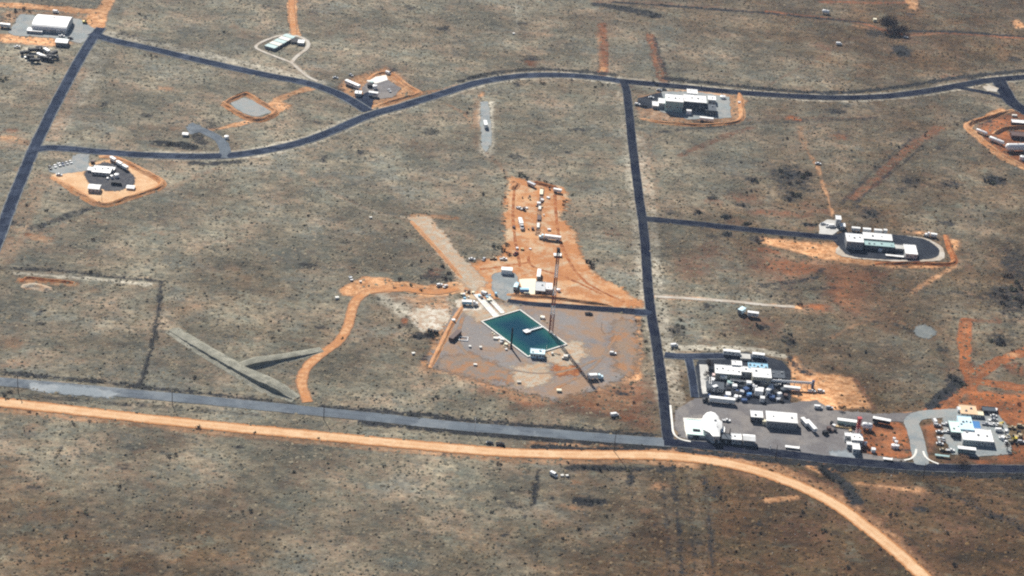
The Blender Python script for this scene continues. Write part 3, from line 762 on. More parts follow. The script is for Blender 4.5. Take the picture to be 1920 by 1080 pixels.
# ================================================================== ROADS
ROAD_E = [(62, 282), (100, 277), (180, 284), (280, 291), (400, 293), (480, 285), (560, 268), (620, 247), (690, 217), (760, 197), (840, 172), (900, 154), (980, 142), (1060, 141), (1130, 147), (1170, 153)]
ribbon('road', ROAD_E, 10.0, 0.06, 'asphalt_worn', 'blue-grey asphalt road curving from the left road up to the crossroads', .05)
ribbon('road', [(1165, 152), (1250, 160), (1350, 170), (1450, 178), (1560, 183), (1650, 181), (1730, 172), (1800, 160), (1860, 150), (1940, 143)], 9.5, 0.065, 'asphalt_new', 'dark asphalt road running from the crossroads to the loop at the right', .05)
ribbon('road', [(190, 52), (165, 85), (120, 165), (70, 265), (40, 335), (20, 385), (0, 440), (-30, 515)], 9.0, 0.07, 'asphalt_worn', 'straight asphalt road down the left edge from the hangar', .05)
ribbon('road', [(172, 62), (205, 74), (290, 93), (400, 119), (500, 141), (580, 157), (640, 179), (690, 208)], 10.5, 0.075, 'asphalt_worn', 'asphalt road running diagonally from the hangar to the trailer compound', .05)
ribbon('road', [(1166, 150), (1175, 172), (1185, 265), (1197, 360), (1208, 440), (1217, 560), (1230, 640), (1241, 720), (1250, 800), (1253, 826)], 6.8, 0.085, 'asphalt_new', 'long dark asphalt road passing the pool site and the plant', .05)
ribbon('road', [(1210, 410), (1300, 419), (1400, 430), (1480, 438), (1570, 446)], 8.0, 0.075, 'asphalt_new', 'narrow black asphalt spur leading to the oval yard', .06)
ribbon('road', [(-30, 713), (100, 724), (250, 738), (400, 752), (560, 768), (700, 782), (850, 798), (1000, 810), (1120, 820), (1256, 830)], 9.2, 0.06, 'asphalt_grey', 'wide pale grey old road beside the bright dirt road', .05)
ribbon('road', [(1245, 829), (1350, 838), (1460, 850), (1560, 862), (1700, 874), (1800, 878), (1950, 880)], 8.5, 0.075, 'asphalt_new', 'black asphalt road in front of the plant and parked cars', .05)
ribbon('road', [(1872, 150), (1884, 172), (1900, 194), (1940, 218)], 13.0, 0.08, 'asphalt_new', 'dark asphalt branch curving off the right-hand loop', .05)
ribbon('road', [(1790, 163), (1830, 170), (1862, 177), (1884, 184)], 6.0, 0.09, 'asphalt_new', 'short dark slip road below the small triangular island', .05)
ribbon('road', [(952, 564), (1000, 570), (1080, 576), (1160, 582), (1195, 585)], 5.0, 0.09, 'asphalt_new', 'black strip between the mast and the drilling yard', .08, w_end=8.5)  # black strip that widens to the right
ribbon('road', [(1190, 585), (1205, 586), (1222, 586)], 9.0, 0.095, 'asphalt_worn', 'grey asphalt junction joining the pool site to the long road', .05)
ribbon('road', [(1246, 665), (1270, 668), (1320, 668), (1390, 668), (1440, 676)], 7.5, 0.09, 'asphalt_worn', 'asphalt entrance lane along the back of the plant', .06)
ribbon('road', [(1290, 668), (1297, 700), (1303, 745)], 5.5, 0.1, 'asphalt_worn', 'short asphalt lane along the left side of the plant', .06)
ribbon('road', [(1728, 872), (1722, 838), (1714, 806), (1710, 790), (1730, 778), (1800, 774)], 9.0, 0.08, 'gravel_grey', 'grey gravel access lane bending up to the blue-roofed building', .06)
ribbon('road', [(420, 296), (422, 280), (412, 262), (392, 250), (368, 240)], 8.0, 0.07, 'asphalt_grey', 'short grey lane curving to the small white shed', .08)
ribbon('dirt_road', [(-30, 751), (100, 765), (250, 782), (400, 798), (600, 817), (800, 836), (950, 848), (1080, 852), (1200, 853), (1290, 858), (1370, 870), (1440, 889), (1510, 916), (1570, 948), (1620, 985), (1670, 1025), (1720, 1070), (1775, 1125)], 8.2, 0.05, 'dirt_bright', 'bright orange graded dirt road sweeping across the front', .07)
ribbon('track', [(577, 754), (568, 730), (566, 708), (578, 685), (605, 662), (635, 640), (652, 612), (660, 580), (672, 558), (700, 545), (760, 542), (815, 548), (860, 540)], 5.6, 0.045, 'dirt_orange', 'winding orange dirt track from the grey road to the pool site', .10)
ribbon('track', [(596, 153), (575, 142), (556, 126), (545, 117), (520, 107), (492, 96), (480, 88), (490, 79), (516, 69), (545, 63)], 2.6, 0.05, 'track_pale', 'pale narrow track looping round the low slab bunker', .15)
ribbon('track', [(546, 117), (558, 104), (574, 92), (578, 80), (567, 71), (552, 66)], 3.0, 0.055, 'track_pale', 'pale narrow track passing the small white hut', .15)
ribbon('track', [(552, 68), (549, 40), (547, 15), (547, -20)], 4.6, 0.045, 'dirt_orange', 'orange dirt track running up to the top edge', .12)
ribbon('track', [(1228, 556), (1300, 560), (1380, 566), (1440, 572), (1490, 575)], 3.0, 0.045, 'track_pale', 'thin pale track above the two grey trailers', .15)

# ================================================================== PADS
pad('gravel_pad', [(40, 27), (62, 29), (150, 36), (176, 56), (172, 72), (150, 80), (100, 70), (28, 66), (18, 60)], 0.05, 'gravel_grey', 'grey gravel apron round the white hangar', .8)
pad('gravel_pad', [(872, 564), (950, 571), (1080, 582), (1182, 592), (1186, 690), (1120, 722), (1032, 744), (960, 724), (900, 706), (815, 686), (820, 670), (850, 605)], 0.035, 'gravel_pad', 'wide grey gravel yard around the green pool', 1.5, fade=8.0)
pad('dirt_yard', [(962, 334), (1008, 345), (1050, 352), (1058, 372), (1042, 408), (1074, 436), (1078, 470), (1110, 515), (1150, 535), (1196, 570), (1150, 577), (1050, 572), (960, 563), (935, 556), (880, 560), (862, 542), (870, 508), (912, 492), (950, 484), (955, 440), (948, 400)], 0.025, 'dirt_site', 'orange bare dirt drilling yard with trenches', 1.7, step=2.5, fade=6.0)
ribbon('trench', [(1017, 352), (1015, 372), (1012, 395), (1010, 418), (1008, 442)], 2.6, 0.04, 'trench_soil', 'dark trench line up the middle of the drilling yard', .25, 1.5)
for P_, lb_ in (([(965, 350), (962, 400), (966, 450), (975, 500)], 'wheel rut along the left of the drilling yard'), ([(1040, 365), (1046, 430), (1062, 480), (1100, 530), (1170, 566)], 'wheel rut along the right of the drilling yard'), ([(990, 480), (1000, 500), (1060, 520), (1130, 552)], 'wheel rut across the lower drilling yard'), ([(900, 505), (940, 500), (990, 492)], 'wheel rut into the drilling yard')):
    ribbon('wheel_rut', P_, 1.5, 0.036, 'dirt_red', lb_, .3, 1.8, fade=.9)
pad('gravel_pad', [(923, 516), (960, 512), (968, 530), (960, 552), (948, 562), (925, 548)], 0.045, 'gravel_grey', 'grey gravel patch beside the blue trucks', 1.2, smooth=True)
pad('dirt_strip', [(766, 410), (800, 408), (815, 424), (850, 468), (880, 500), (905, 530), (890, 545), (862, 520), (830, 480), (800, 445)], 0.04, 'berm_pale', 'pale scraped strip running down to the drilling yard', .8)
pad('gravel_strip', [(902, 192), (914, 190), (919, 230), (919, 270), (912, 284), (904, 276), (902, 235)], 0.06, 'gravel_grey', 'pale grey gravel strip under the lone white trailer', .5)
pad('dark_yard', [(162, 330), (172, 316), (195, 306), (222, 310), (244, 324), (250, 338), (240, 349), (215, 357), (190, 354), (170, 344)], 0.07, 'yard_grey', 'round dark yard inside the square earth bank', .6, smooth=True, fade=3.0)
pad('dirt_yard', [(100, 330), (150, 312), (215, 298), (255, 315), (302, 344), (250, 368), (195, 382), (150, 362)], 0.035, 'dirt_bright', 'orange dirt square around the round dark yard', .8)
pad('parking_apron', [(92, 316), (110, 306), (135, 304), (138, 292), (150, 288), (166, 290), (163, 304), (168, 318), (140, 322), (110, 326), (95, 322)], 0.06, 'gravel_grey', 'grey parking apron beside the square earth bank', .5)
pad('gravel_floor', [(432, 194), (458, 184), (486, 194), (508, 210), (480, 218), (458, 212)], 0.04, 'gravel_grey', 'grey floor of the empty banked basin', .5)
pad('asphalt_apron', [(350, 238), (360, 230), (376, 236), (372, 248), (358, 252)], 0.065, 'asphalt_grey', 'small grey apron by the white shed', .4)
pad('asphalt_pad', [(1215, 186), (1245, 172), (1300, 172), (1366, 182), (1370, 220), (1330, 222), (1290, 224), (1262, 216), (1230, 204)], 0.05, 'gravel_grey', 'grey paved yard around the white facility on the bend', .4)
pad('asphalt_pad', [(1198, 184), (1240, 174), (1246, 200), (1210, 204), (1194, 198)], 0.06, 'asphalt_pad', 'dark parking patch beside the crossroads facility', .4)
pad('oval_yard', [(1560, 440), (1620, 436), (1690, 442), (1735, 450), (1758, 466), (1756, 480), (1735, 486), (1690, 487), (1630, 484), (1592, 478), (1575, 462)], 0.06, 'asphalt_pad', 'dark oval paved yard among the long white sheds', .4, smooth=True)
pad('concrete_ring', [(1615, 438), (1670, 440), (1735, 448), (1765, 464), (1768, 484), (1745, 489), (1690, 490), (1580, 480), (1574, 462)], 0.045, 'track_pale', 'pale gravel margin of the oval yard', .4, smooth=True)
pad('concrete_pad', [(1538, 420), (1552, 412), (1568, 414), (1572, 432), (1560, 440), (1536, 438)], 0.08, 'concrete', 'pale concrete apron at the end of the black spur', .2)
pad('asphalt_pad', [(1318, 662), (1400, 662), (1465, 676), (1480, 694), (1480, 756), (1420, 758), (1345, 746), (1312, 744), (1305, 690)], 0.06, 'asphalt_pad', 'dark yard under the plant', .5)  # dark sheet covering the ground round the plant
pad('gravel_pad', [(1306, 748), (1400, 752), (1480, 756), (1530, 752), (1560, 770), (1640, 776), (1720, 774), (1718, 790), (1650, 788), (1610, 800), (1612, 850), (1700, 864), (1560, 856), (1440, 842), (1330, 830), (1275, 820), (1266, 800), (1268, 768)], 0.045, 'gravel_dark', 'grey gravel lot with trailers and sheds in front of the plant', .7)
pad('concrete_lane', [(1312, 684), (1326, 684), (1330, 736), (1318, 738)], 0.08, 'concrete', 'pale concrete lane at the left of the plant', .2)
pad('asphalt_pad', [(1770, 784), (1830, 772), (1868, 776), (1890, 800), (1896, 850), (1830, 856), (1785, 850), (1772, 820)], 0.055, 'gravel_grey', 'grey yard round the blue-roofed building', .5)
pad('concrete_patch', [(1556, 850), (1580, 846), (1600, 853), (1595, 856), (1565, 855)], 0.075, 'paving_worn', 'whitish concrete patch at the edge of the black road', 1.0, step=1.2, fade=5.0)
pad('traffic_island', [(1843, 163), (1858, 160), (1871, 166), (1868, 172), (1852, 170)], 0.14, 'track_pale', 'small pale triangular island inside the road loop', .1)
pad('round_slab', [(1716, 620), (1722, 613), (1735, 612), (1748, 618), (1750, 627), (1740, 633), (1724, 630)], 0.05, 'slab_grey', 'pale blue-grey oval slab alone in the grass', .5, smooth=True, fade=3.0)
pad('spoil_ground', [(775, 590), (800, 578), (835, 588), (838, 604), (822, 616), (790, 612)], 0.03, 'ground_white', 'whitish churned ground left of the pool yard', 2.5, step=1.5, fade=6.0)
for P_, m_, z_, lb_ in [([(838, 672), (880, 668), (930, 690), (960, 712), (900, 704), (830, 688)], 'soil_tan', .050, 'orange soil drift on the front left of the pool yard'), ([(975, 690), (1010, 684), (1025, 705), (1000, 722), (975, 716)], 'berm_pale', .052, 'tan soil drift in the middle front of the pool yard'), ([(1030, 655), (1075, 648), (1090, 668), (1060, 682), (1035, 676)], 'berm_pale', .054, 'tan soil drift right of the pool cabin'), ([(1050, 690), (1085, 690), (1078, 700), (1050, 702)], 'dirt_red', .050, 'rusty soil drift left of the pale blue truck'), ([(1160, 604), (1180, 604), (1184, 690), (1172, 700)], 'soil_tan', .050, 'orange soil drift along the right of the pool yard'), ([(880, 585), (960, 575), (960, 584), (905, 598)], 'berm_pale', .048, 'tan soil drift behind the pool')]:
    pad('soil_drift', P_, z_, m_, lb_, 2.0, step=1.8, fade=9.0)
for P_, lb_ in (([(1185, 600), (1150, 640), (1110, 690), (1040, 730)], 'faint wheel rut across the right of the pool yard'), ([(940, 690), (1010, 700), (1080, 690), (1170, 650)], 'faint wheel rut across the front of the pool yard'), ([(870, 590), (860, 640), (900, 690)], 'faint wheel rut at the left of the pool yard')):
    ribbon('wheel_rut', P_, 1.6, 0.058, 'soil_tan', lb_, .3, 2.0, fade=.9)
pad('pale_surface', [(55, 722), (110, 725), (170, 732), (215, 738), (200, 743), (130, 737), (60, 728)], 0.118, 'paving_worn', 'worn whitish stretch of the old grey road', .9, step=2, fade=5.0)
pad('concrete_pad', [(688, 152), (700, 145), (724, 141), (726, 150), (705, 156)], 0.06, 'white_concrete', 'bright concrete pad in the trailer compound', .3)
pad('dark_yard', [(680, 165), (692, 152), (726, 150), (750, 165), (735, 182), (700, 186), (684, 184)], 0.05, 'gravel_dark', 'dark yard in the trailer compound', .5)
pad('asphalt_apron', [(664, 186), (690, 172), (700, 186), (694, 206), (684, 208)], 0.065, 'asphalt_worn', 'small asphalt entrance to the trailer compound', .3)
pad('white_gravel', [(857, 565), (872, 560), (896, 566), (905, 576), (885, 582), (862, 578)], 0.055, 'ground_white', 'round pale gravel stand under the blue pump truck', .5, smooth=True, fade=2.5)
pad('concrete_pad', [(974, 524), (1004, 523), (1004, 551), (985, 551)], 0.06, 'cream_roof', 'cream painted concrete slab beside the blue trucks', .15)
pad('concrete_pad', [(1282, 784), (1328, 786), (1332, 822), (1288, 820)], 0.07, 'white_concrete', 'pale concrete slab around the cream flat building', .2)

# ================================================================== BERMS
berm('earth_berm', [(322, 618), (380, 655), (440, 690), (500, 722), (556, 748)], 15, 4.2, 'berm_grass', 'long grassy earth bank slanting down to the grey road', crest=.42, rough=.16, shape=[(0, .12), (.25, .45), (.5, .55), (.82, 1.0), (1, .1)])
berm('earth_berm', [(440, 690), (490, 680), (550, 668), (604, 656)], 12, 3.2, 'berm_grass', 'shorter grassy earth bank branching off the long one', crest=.46, rough=.16, shape=[(0, .4), (.25, 1.0), (.6, .6), (1, .1)])
berm('earth_berm', [(96, 332), (120, 345), (150, 364), (192, 384), (245, 370), (304, 346), (262, 318), (216, 296), (185, 294)], 6.5, 1.7, 'berm_orange', 'orange earth bank squared round the dark yard', taper=True)
berm('earth_berm', [(420, 195), (440, 184), (462, 177), (488, 192), (516, 210), (500, 222), (480, 226), (452, 216)], 6.0, 2.0, 'berm_orange', 'orange earth bank round the empty grey basin', closed=True)
berm('earth_berm', [(690, 150), (710, 138), (735, 140), (762, 160), (785, 175), (750, 186), (700, 200)], 5.5, 1.5, 'berm_orange', 'orange earth bank round the trailer compound')
berm('earth_berm', [(868, 574), (846, 610), (826, 650), (806, 690)], 4.0, 1.0, 'berm_orange', 'orange earth bank along the left of the pool yard')
berm('earth_berm', [(950, 552), (985, 556), (1030, 558), (1090, 566), (1150, 574)], 5.0, 1.6, 'berm_orange', 'low orange bank behind the black strip')
berm('earth_berm', [(40, 528), (50, 521), (90, 525), (140, 530)], 3.4, .9, 'dirt_red', 'low rusty bank inside the fenced paddock')
berm('earth_berm', [(44, 541), (58, 536), (80, 540), (92, 546)], 8.0, 1.5, 'berm_pale', 'pale oblong sand heap in the fenced paddock')
berm('earth_berm', [(1386, 174), (1390, 200), (1386, 226), (1330, 234), (1260, 232), (1200, 222)], 5.0, 1.3, 'berm_orange', 'pinkish earth bank round the facility on the bend')
berm('earth_berm', [(1772, 440), (1780, 465), (1786, 494), (1720, 494), (1640, 494)], 4.5, 1.4, 'dirt_red', 'rusty earth bank at the end of the oval yard')
berm('earth_berm', [(1900, 206), (1856, 220), (1814, 236), (1840, 262), (1880, 292), (1935, 318)], 5.5, 2.2, 'berm_orange', 'orange earth bank round the white tanks at the right edge')
berm('earth_berm', [(1862, 252), (1885, 242), (1915, 240), (1940, 240)], 5.0, 2.4, 'berm_orange', 'inner orange bank behind the big white tank')
berm('earth_berm', [(770, 414), (800, 446), (832, 482), (866, 522)], 3.5, 0.9, 'berm_orange', 'spoil ridge along the pale scraped strip')
berm('spoil_heap', [(958, 340), (968, 346), (960, 356)], 7, 2.0, 'berm_orange', 'orange spoil heap at the head of the drilling yard')
berm('spoil_heap', [(1000, 342), (1025, 348), (1046, 354)], 6, 1.6, 'dirt_red', 'rusty spoil heap across the head of the drilling yard')
for k, (x, y) in enumerate([(1022, 604), (1045, 664), (1062, 672), (940, 640), (948, 652)]):
    berm('rubble_heap', [(x - 7, y - 3), (x, y), (x + 7, y + 2)], 3.2, 0.8, 'berm_pale',
         ['pale rubble heap beside the mast base', 'pale rubble row below the pool corner', 'small pale rubble heap right of the pool cabin', 'pale rubble left of the pool', 'pale rubble at the foot of the dark pylon'][k], step=1.2)

# ================================================================== POOL
def water_material():
    m = bpy.data.materials.new('pool_water'); m.use_nodes = True
    N = m.node_tree.nodes; L = m.node_tree.links; b = N["Principled BSDF"]
    b.inputs["Roughness"].default_value = 0.06; b.inputs["IOR"].default_value = 1.33
    a = N.new("ShaderNodeAttribute"); a.attribute_name = 'depth'
    geo = N.new("ShaderNodeNewGeometry")
    n = N.new("ShaderNodeTexNoise"); n.inputs["Scale"].default_value = 0.12; n.inputs["Detail"].default_value = 4
    L.new(geo.outputs["Position"], n.inputs["Vector"])
    ad = N.new("ShaderNodeMath"); ad.operation = 'MULTIPLY_ADD'; L.new(n.outputs[0], ad.inputs[0]); ad.inputs[1].default_value = 0.35
    L.new(a.outputs["Fac"], ad.inputs[2])
    cr = N.new("ShaderNodeValToRGB"); e = cr.color_ramp.elements
    e[0].position = 0.15; e[0].color = (0.018, 0.095, 0.078, 1)
    e[1].position = 0.95; e[1].color = (0.003, 0.038, 0.066, 1)
    k = e.new(0.5); k.color = (0.008, 0.070, 0.078, 1)
    L.new(ad.outputs[0], cr.inputs[0]); L.new(cr.outputs[0], b.inputs["Base Color"])
    n2 = N.new("ShaderNodeTexNoise"); n2.inputs["Scale"].default_value = 1.2; n2.inputs["Detail"].default_value = 3
    L.new(geo.outputs["Position"], n2.inputs["Vector"])
    bp = N.new("ShaderNodeBump"); bp.inputs["Strength"].default_value = 0.05; L.new(n2.outputs[0], bp.inputs["Height"]); L.new(bp.outputs[0], b.inputs["Normal"])
    MATS['pool_water'] = m
water_material()
PC = [G(905, 604), G(974.5, 583.5), G(1060, 646), G(990, 669)]
pc = sum(PC, Vector()) / 4
pa = ((PC[1] - PC[0]) + (PC[2] - PC[3])) / 2; pb = ((PC[2] - PC[1]) + (PC[3] - PC[0])) / 2
PW, PL = pa.length, pb.length
pang = math.degrees(math.atan2(pb.y, pb.x))
pool = empty('pool', (pc.x, pc.y, 0), pang)      # local x along the long side
tag(pool, 'rectangular green-blue water pool with a white concrete rim', 'pool')
hx, hy = PL / 2, PW / 2
n_ = 24
vs = []; fs = []; dep = []
for i in range(n_ + 1):
    for j in range(n_ + 1):
        x = -hx + PL * i / n_; y = -hy + PW * j / n_
        vs.append((x, y, 0.22)); dep.append(min(1.0, min(hx - abs(x), hy - abs(y)) / 13.0))
for i in range(n_):
    for j in range(n_):
        a = i * (n_ + 1) + j; fs.append((a, a + n_ + 1, a + n_ + 2, a + 1))
wm = bpy.data.meshes.new('water'); wm.from_pydata(vs, [], fs); wm.update()
wa = wm.attributes.new('depth', 'FLOAT', 'POINT'); wa.data.foreach_set('value', dep)
wm.materials.append(MATS['pool_water'])
place('water', wm, pool)
for (x0, x1, y0, y1) in ((-hx - 1.1, hx + 1.1, -hy - 1.1, -hy), (-hx - 1.1, hx + 1.1, hy, hy + 1.1), (-hx - 1.1, -hx, -hy, hy), (hx, hx + 1.1, -hy, hy)):
    MB().box(x0, x1, y0, y1, -0.2, 0.75, (0.12, 0.12)).build('rim', 'white_concrete', pool)

# ================================================================== BUILDERS
def solid_at(x, y): return G(x, y)
_cache = {}
def cached(key, fn):
    if key not in _cache: _cache[key] = fn()
    return _cache[key]
def win_mesh(w, h): return cached(('win', round(w, 1), round(h, 1)), lambda: MB().box(-w / 2, w / 2, -0.06, 0.05, 0, h).mesh('window', 'glass'))
def winframe_mesh(w, h):
    def f():
        b = MB(); t = 0.12
        b.box(-w / 2 - t, w / 2 + t, -0.09, 0.05, -t, 0); b.box(-w / 2 - t, w / 2 + t, -0.09, 0.05, h, h + t)
        b.box(-w / 2 - t, -w / 2, -0.09, 0.05, 0, h); b.box(w / 2, w / 2 + t, -0.09, 0.05, 0, h)
        return b.mesh('frame', 'white_paint')
    return cached(('wf', round(w, 1), round(h, 1)), f)
def door_mesh(w, h, m='grey_wall'): return cached(('door', round(w, 1), round(h, 1), m), lambda: MB().box(-w / 2, w / 2, -0.08, 0.05, 0, h).mesh('door', m))
def vent_mesh(s, m='steel'):
    def f():
        b = MB(); b.box(-s, s, -s * .7, s * .7, 0, s * .9, (s * .1, s * .1)); b.box(-s * .6, s * .6, -s * .4, s * .4, s * .9, s * 1.15); return b.mesh('roof_unit', m)
    return cached(('vent', round(s, 1), m), f)

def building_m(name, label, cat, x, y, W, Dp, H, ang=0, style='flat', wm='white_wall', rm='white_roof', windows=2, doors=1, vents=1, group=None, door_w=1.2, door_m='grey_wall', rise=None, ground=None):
    """x, y: picture position of the centre of the footprint"""
    p = ground if ground is not None else G(x, y)
    e = empty(name, (p.x, p.y, 0), ang); tag(e, label, cat, group)
    w, d = W / 2, Dp / 2
    rise = rise if rise is not None else {'flat': 0.0, 'gable': Dp * .16, 'gable_y': W * .16, 'barrel': Dp * .13, 'shed': Dp * .10}[style]
    b = MB()
    if style == 'flat':
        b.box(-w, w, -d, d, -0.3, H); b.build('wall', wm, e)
        r = MB(); r.box(-w - .25, w + .25, -d - .25, d + .25, H, H + .28)
        r.box(-w - .25, w + .25, -d - .25, -d - .05, H + .28, H + .5); r.box(-w - .25, w + .25, d + .05, d + .25, H + .28, H + .5)
        r.box(-w - .25, -w - .05, -d - .05, d + .05, H + .28, H + .5); r.box(w + .05, w + .25, -d - .05, d + .05, H + .28, H + .5)
        roof = r.build('roof', rm, e)
        top = lambda yy: H + .28
    elif style in ('gable', 'shed', 'barrel'):
        if style == 'gable': prof = [(-d, H), (0, H + rise), (d, H)]
        elif style == 'shed': prof = [(-d, H), (d, H + rise)]
        else: prof = [(-d * math.cos(math.pi * i / 10), H + rise * math.sin(math.pi * i / 10)) for i in range(11)]
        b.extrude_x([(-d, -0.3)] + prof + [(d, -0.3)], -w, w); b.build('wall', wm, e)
        o = 0.4; t = 0.16
        pr = list(prof)
        (ya, za), (yb, zb) = pr[0], pr[1]; k = (zb - za) / (yb - ya); pr[0] = (ya - o, za - o * k)
        (ya, za), (yb, zb) = pr[-1], pr[-2]; k = (zb - za) / (yb - ya); pr[-1] = (ya + o, za + o * k)
        r = MB(); r.extrude_x([(yy, zz + .03) for yy, zz in pr] + [(yy, zz + t + .03) for yy, zz in reversed(pr)], -w - o, w + o)
        roof = r.build('roof', rm, e)
        def top(yy):
            for (ya, za), (yb, zb) in zip(prof[:-1], prof[1:]):
                if ya <= yy <= yb: return za + (zb - za) * (yy - ya) / (yb - ya + 1e-9) + .1
            return H
    else:  # gable_y
        prof = [(-w, H), (0, H + rise), (w, H)]
        pts = [(-w, -0.3)] + prof + [(w, -0.3)]
        n = len(pts)
        b.add([(a, -d, c) for a, c in pts] + [(a, d, c) for a, c in pts], [(i, (i + 1) % n, n + (i + 1) % n, n + i) for i in range(n)] + [tuple(range(n)), tuple(range(n, 2 * n))])
        b.build('wall', wm, e)
        r = MB(); o = .4
        for s in (-1, 1):
            xs = s * (w + o); zz = H - o * rise / w
            r.add([(0, -d - o, H + rise + .03), (xs, -d - o, zz + .03), (xs, d + o, zz + .03), (0, d + o, H + rise + .03),
                   (0, -d - o, H + rise + .2), (xs, -d - o, zz + .2), (xs, d + o, zz + .2), (0, d + o, H + rise + .2)],
                  [(0, 1, 2, 3), (4, 5, 6, 7), (0, 1, 5, 4), (1, 2, 6, 5), (2, 3, 7, 6), (3, 0, 4, 7)])
        roof = r.build('roof', rm, e)
        top = lambda yy: H + rise * .5
    # openings on the near wall and the right-hand end
    n = windows + doors
    if n:
        xs = [-w + W * (i + .5) / n for i in range(n)]
        kind = ['w'] * n
        for k in range(doors): kind[(k * 2 + n // 2) % n] = 'd'
        for xx, kd in zip(xs, kind):
            if kd == 'w':
                ww = min(1.4, W / n * .55); wh = min(1.1, H * .35)
                o_ = place('window', win_mesh(ww, wh), e, (xx, -d, H * .42))
                place('frame', winframe_mesh(ww, wh), o_)
            else:
                dw = min(door_w, W * .8); dh = min(2.1 if door_w < 2 else H * .8, H * .88)
                place('door', door_mesh(dw, dh, door_m), e, (xx, -d, 0.02))
        if windows and Dp > 5: place('window', win_mesh(1.2, 1.0), e, (w, 0, H * .42), (0, 0, R(90)))
    for k in range(vents):
        s_ = random.uniform(.45, .8) * min(1.0, W / 10 + .3)
        yy = random.uniform(-.4, .4) * d if style != 'shed' else 0
        place('roof_unit', vent_mesh(s_), e, (-w + W * (k + .5 + random.uniform(-.2, .2)) / vents, yy, top(yy)))
    return e
def building(name, label, cat, x0, x1, yb, wall, roof, style='flat', ang=0, **k):
    """x0, x1, yb: picture columns and row of the near base edge; wall, roof: their heights in the picture"""
    xm = (x0 + x1) / 2
    s, f, u = S(xm, yb)
    W = (x1 - x0) / s; H = max(wall / (s * u), 1.0); Dp = roof / (s * f)
    if style in ('gable', 'barrel'): Dp *= .88
    p = G(xm, yb)
    c = Vector((p.x, p.y + Dp / 2 * 1.0, 0))
    return building_m(name, label, cat, 0, 0, W, Dp, H, ang, style, ground=c, **k)

def wheel_mesh(r, w):
    def f():
        b = MB(); b.tube((0, -w / 2, 0), (0, w / 2, 0), r, n=12); return b.mesh('wheel', 'rubber')
    return cached(('wheel', r, w), f)
def rim_mesh(r, w):
    return cached(('rim', r, w), lambda: MB().tube((0, -w / 2 - .02, 0), (0, w / 2 + .02, 0), r * .55, n=8).mesh('rim', 'silver'))
def add_wheels(e, xs, yy, r, w):
    for xx in xs:
        for s in (-1, 1):
            o = place('wheel', wheel_mesh(r, w), e, (xx, s * yy, r)); place('rim', rim_mesh(r, w), o)
def prof_body(name, prof, hw, m, inset=0.0):
    """side profile (x, z) extruded across y, the upper part drawn in"""
    zt = max(z for _, z in prof); zb = min(z for _, z in prof)
    n = len(prof); vs = []
    for s in (-1, 1):
        for x, z in prof:
            vs.append((x, s * (hw - inset * max(0, (z - zb) / (zt - zb))), z))
    fs = [(i, (i + 1) % n, n + (i + 1) % n, n + i) for i in range(n)] + [tuple(range(n)), tuple(range(2 * n - 1, n - 1, -1))]
    return MB().add(vs, fs).mesh(name, m)
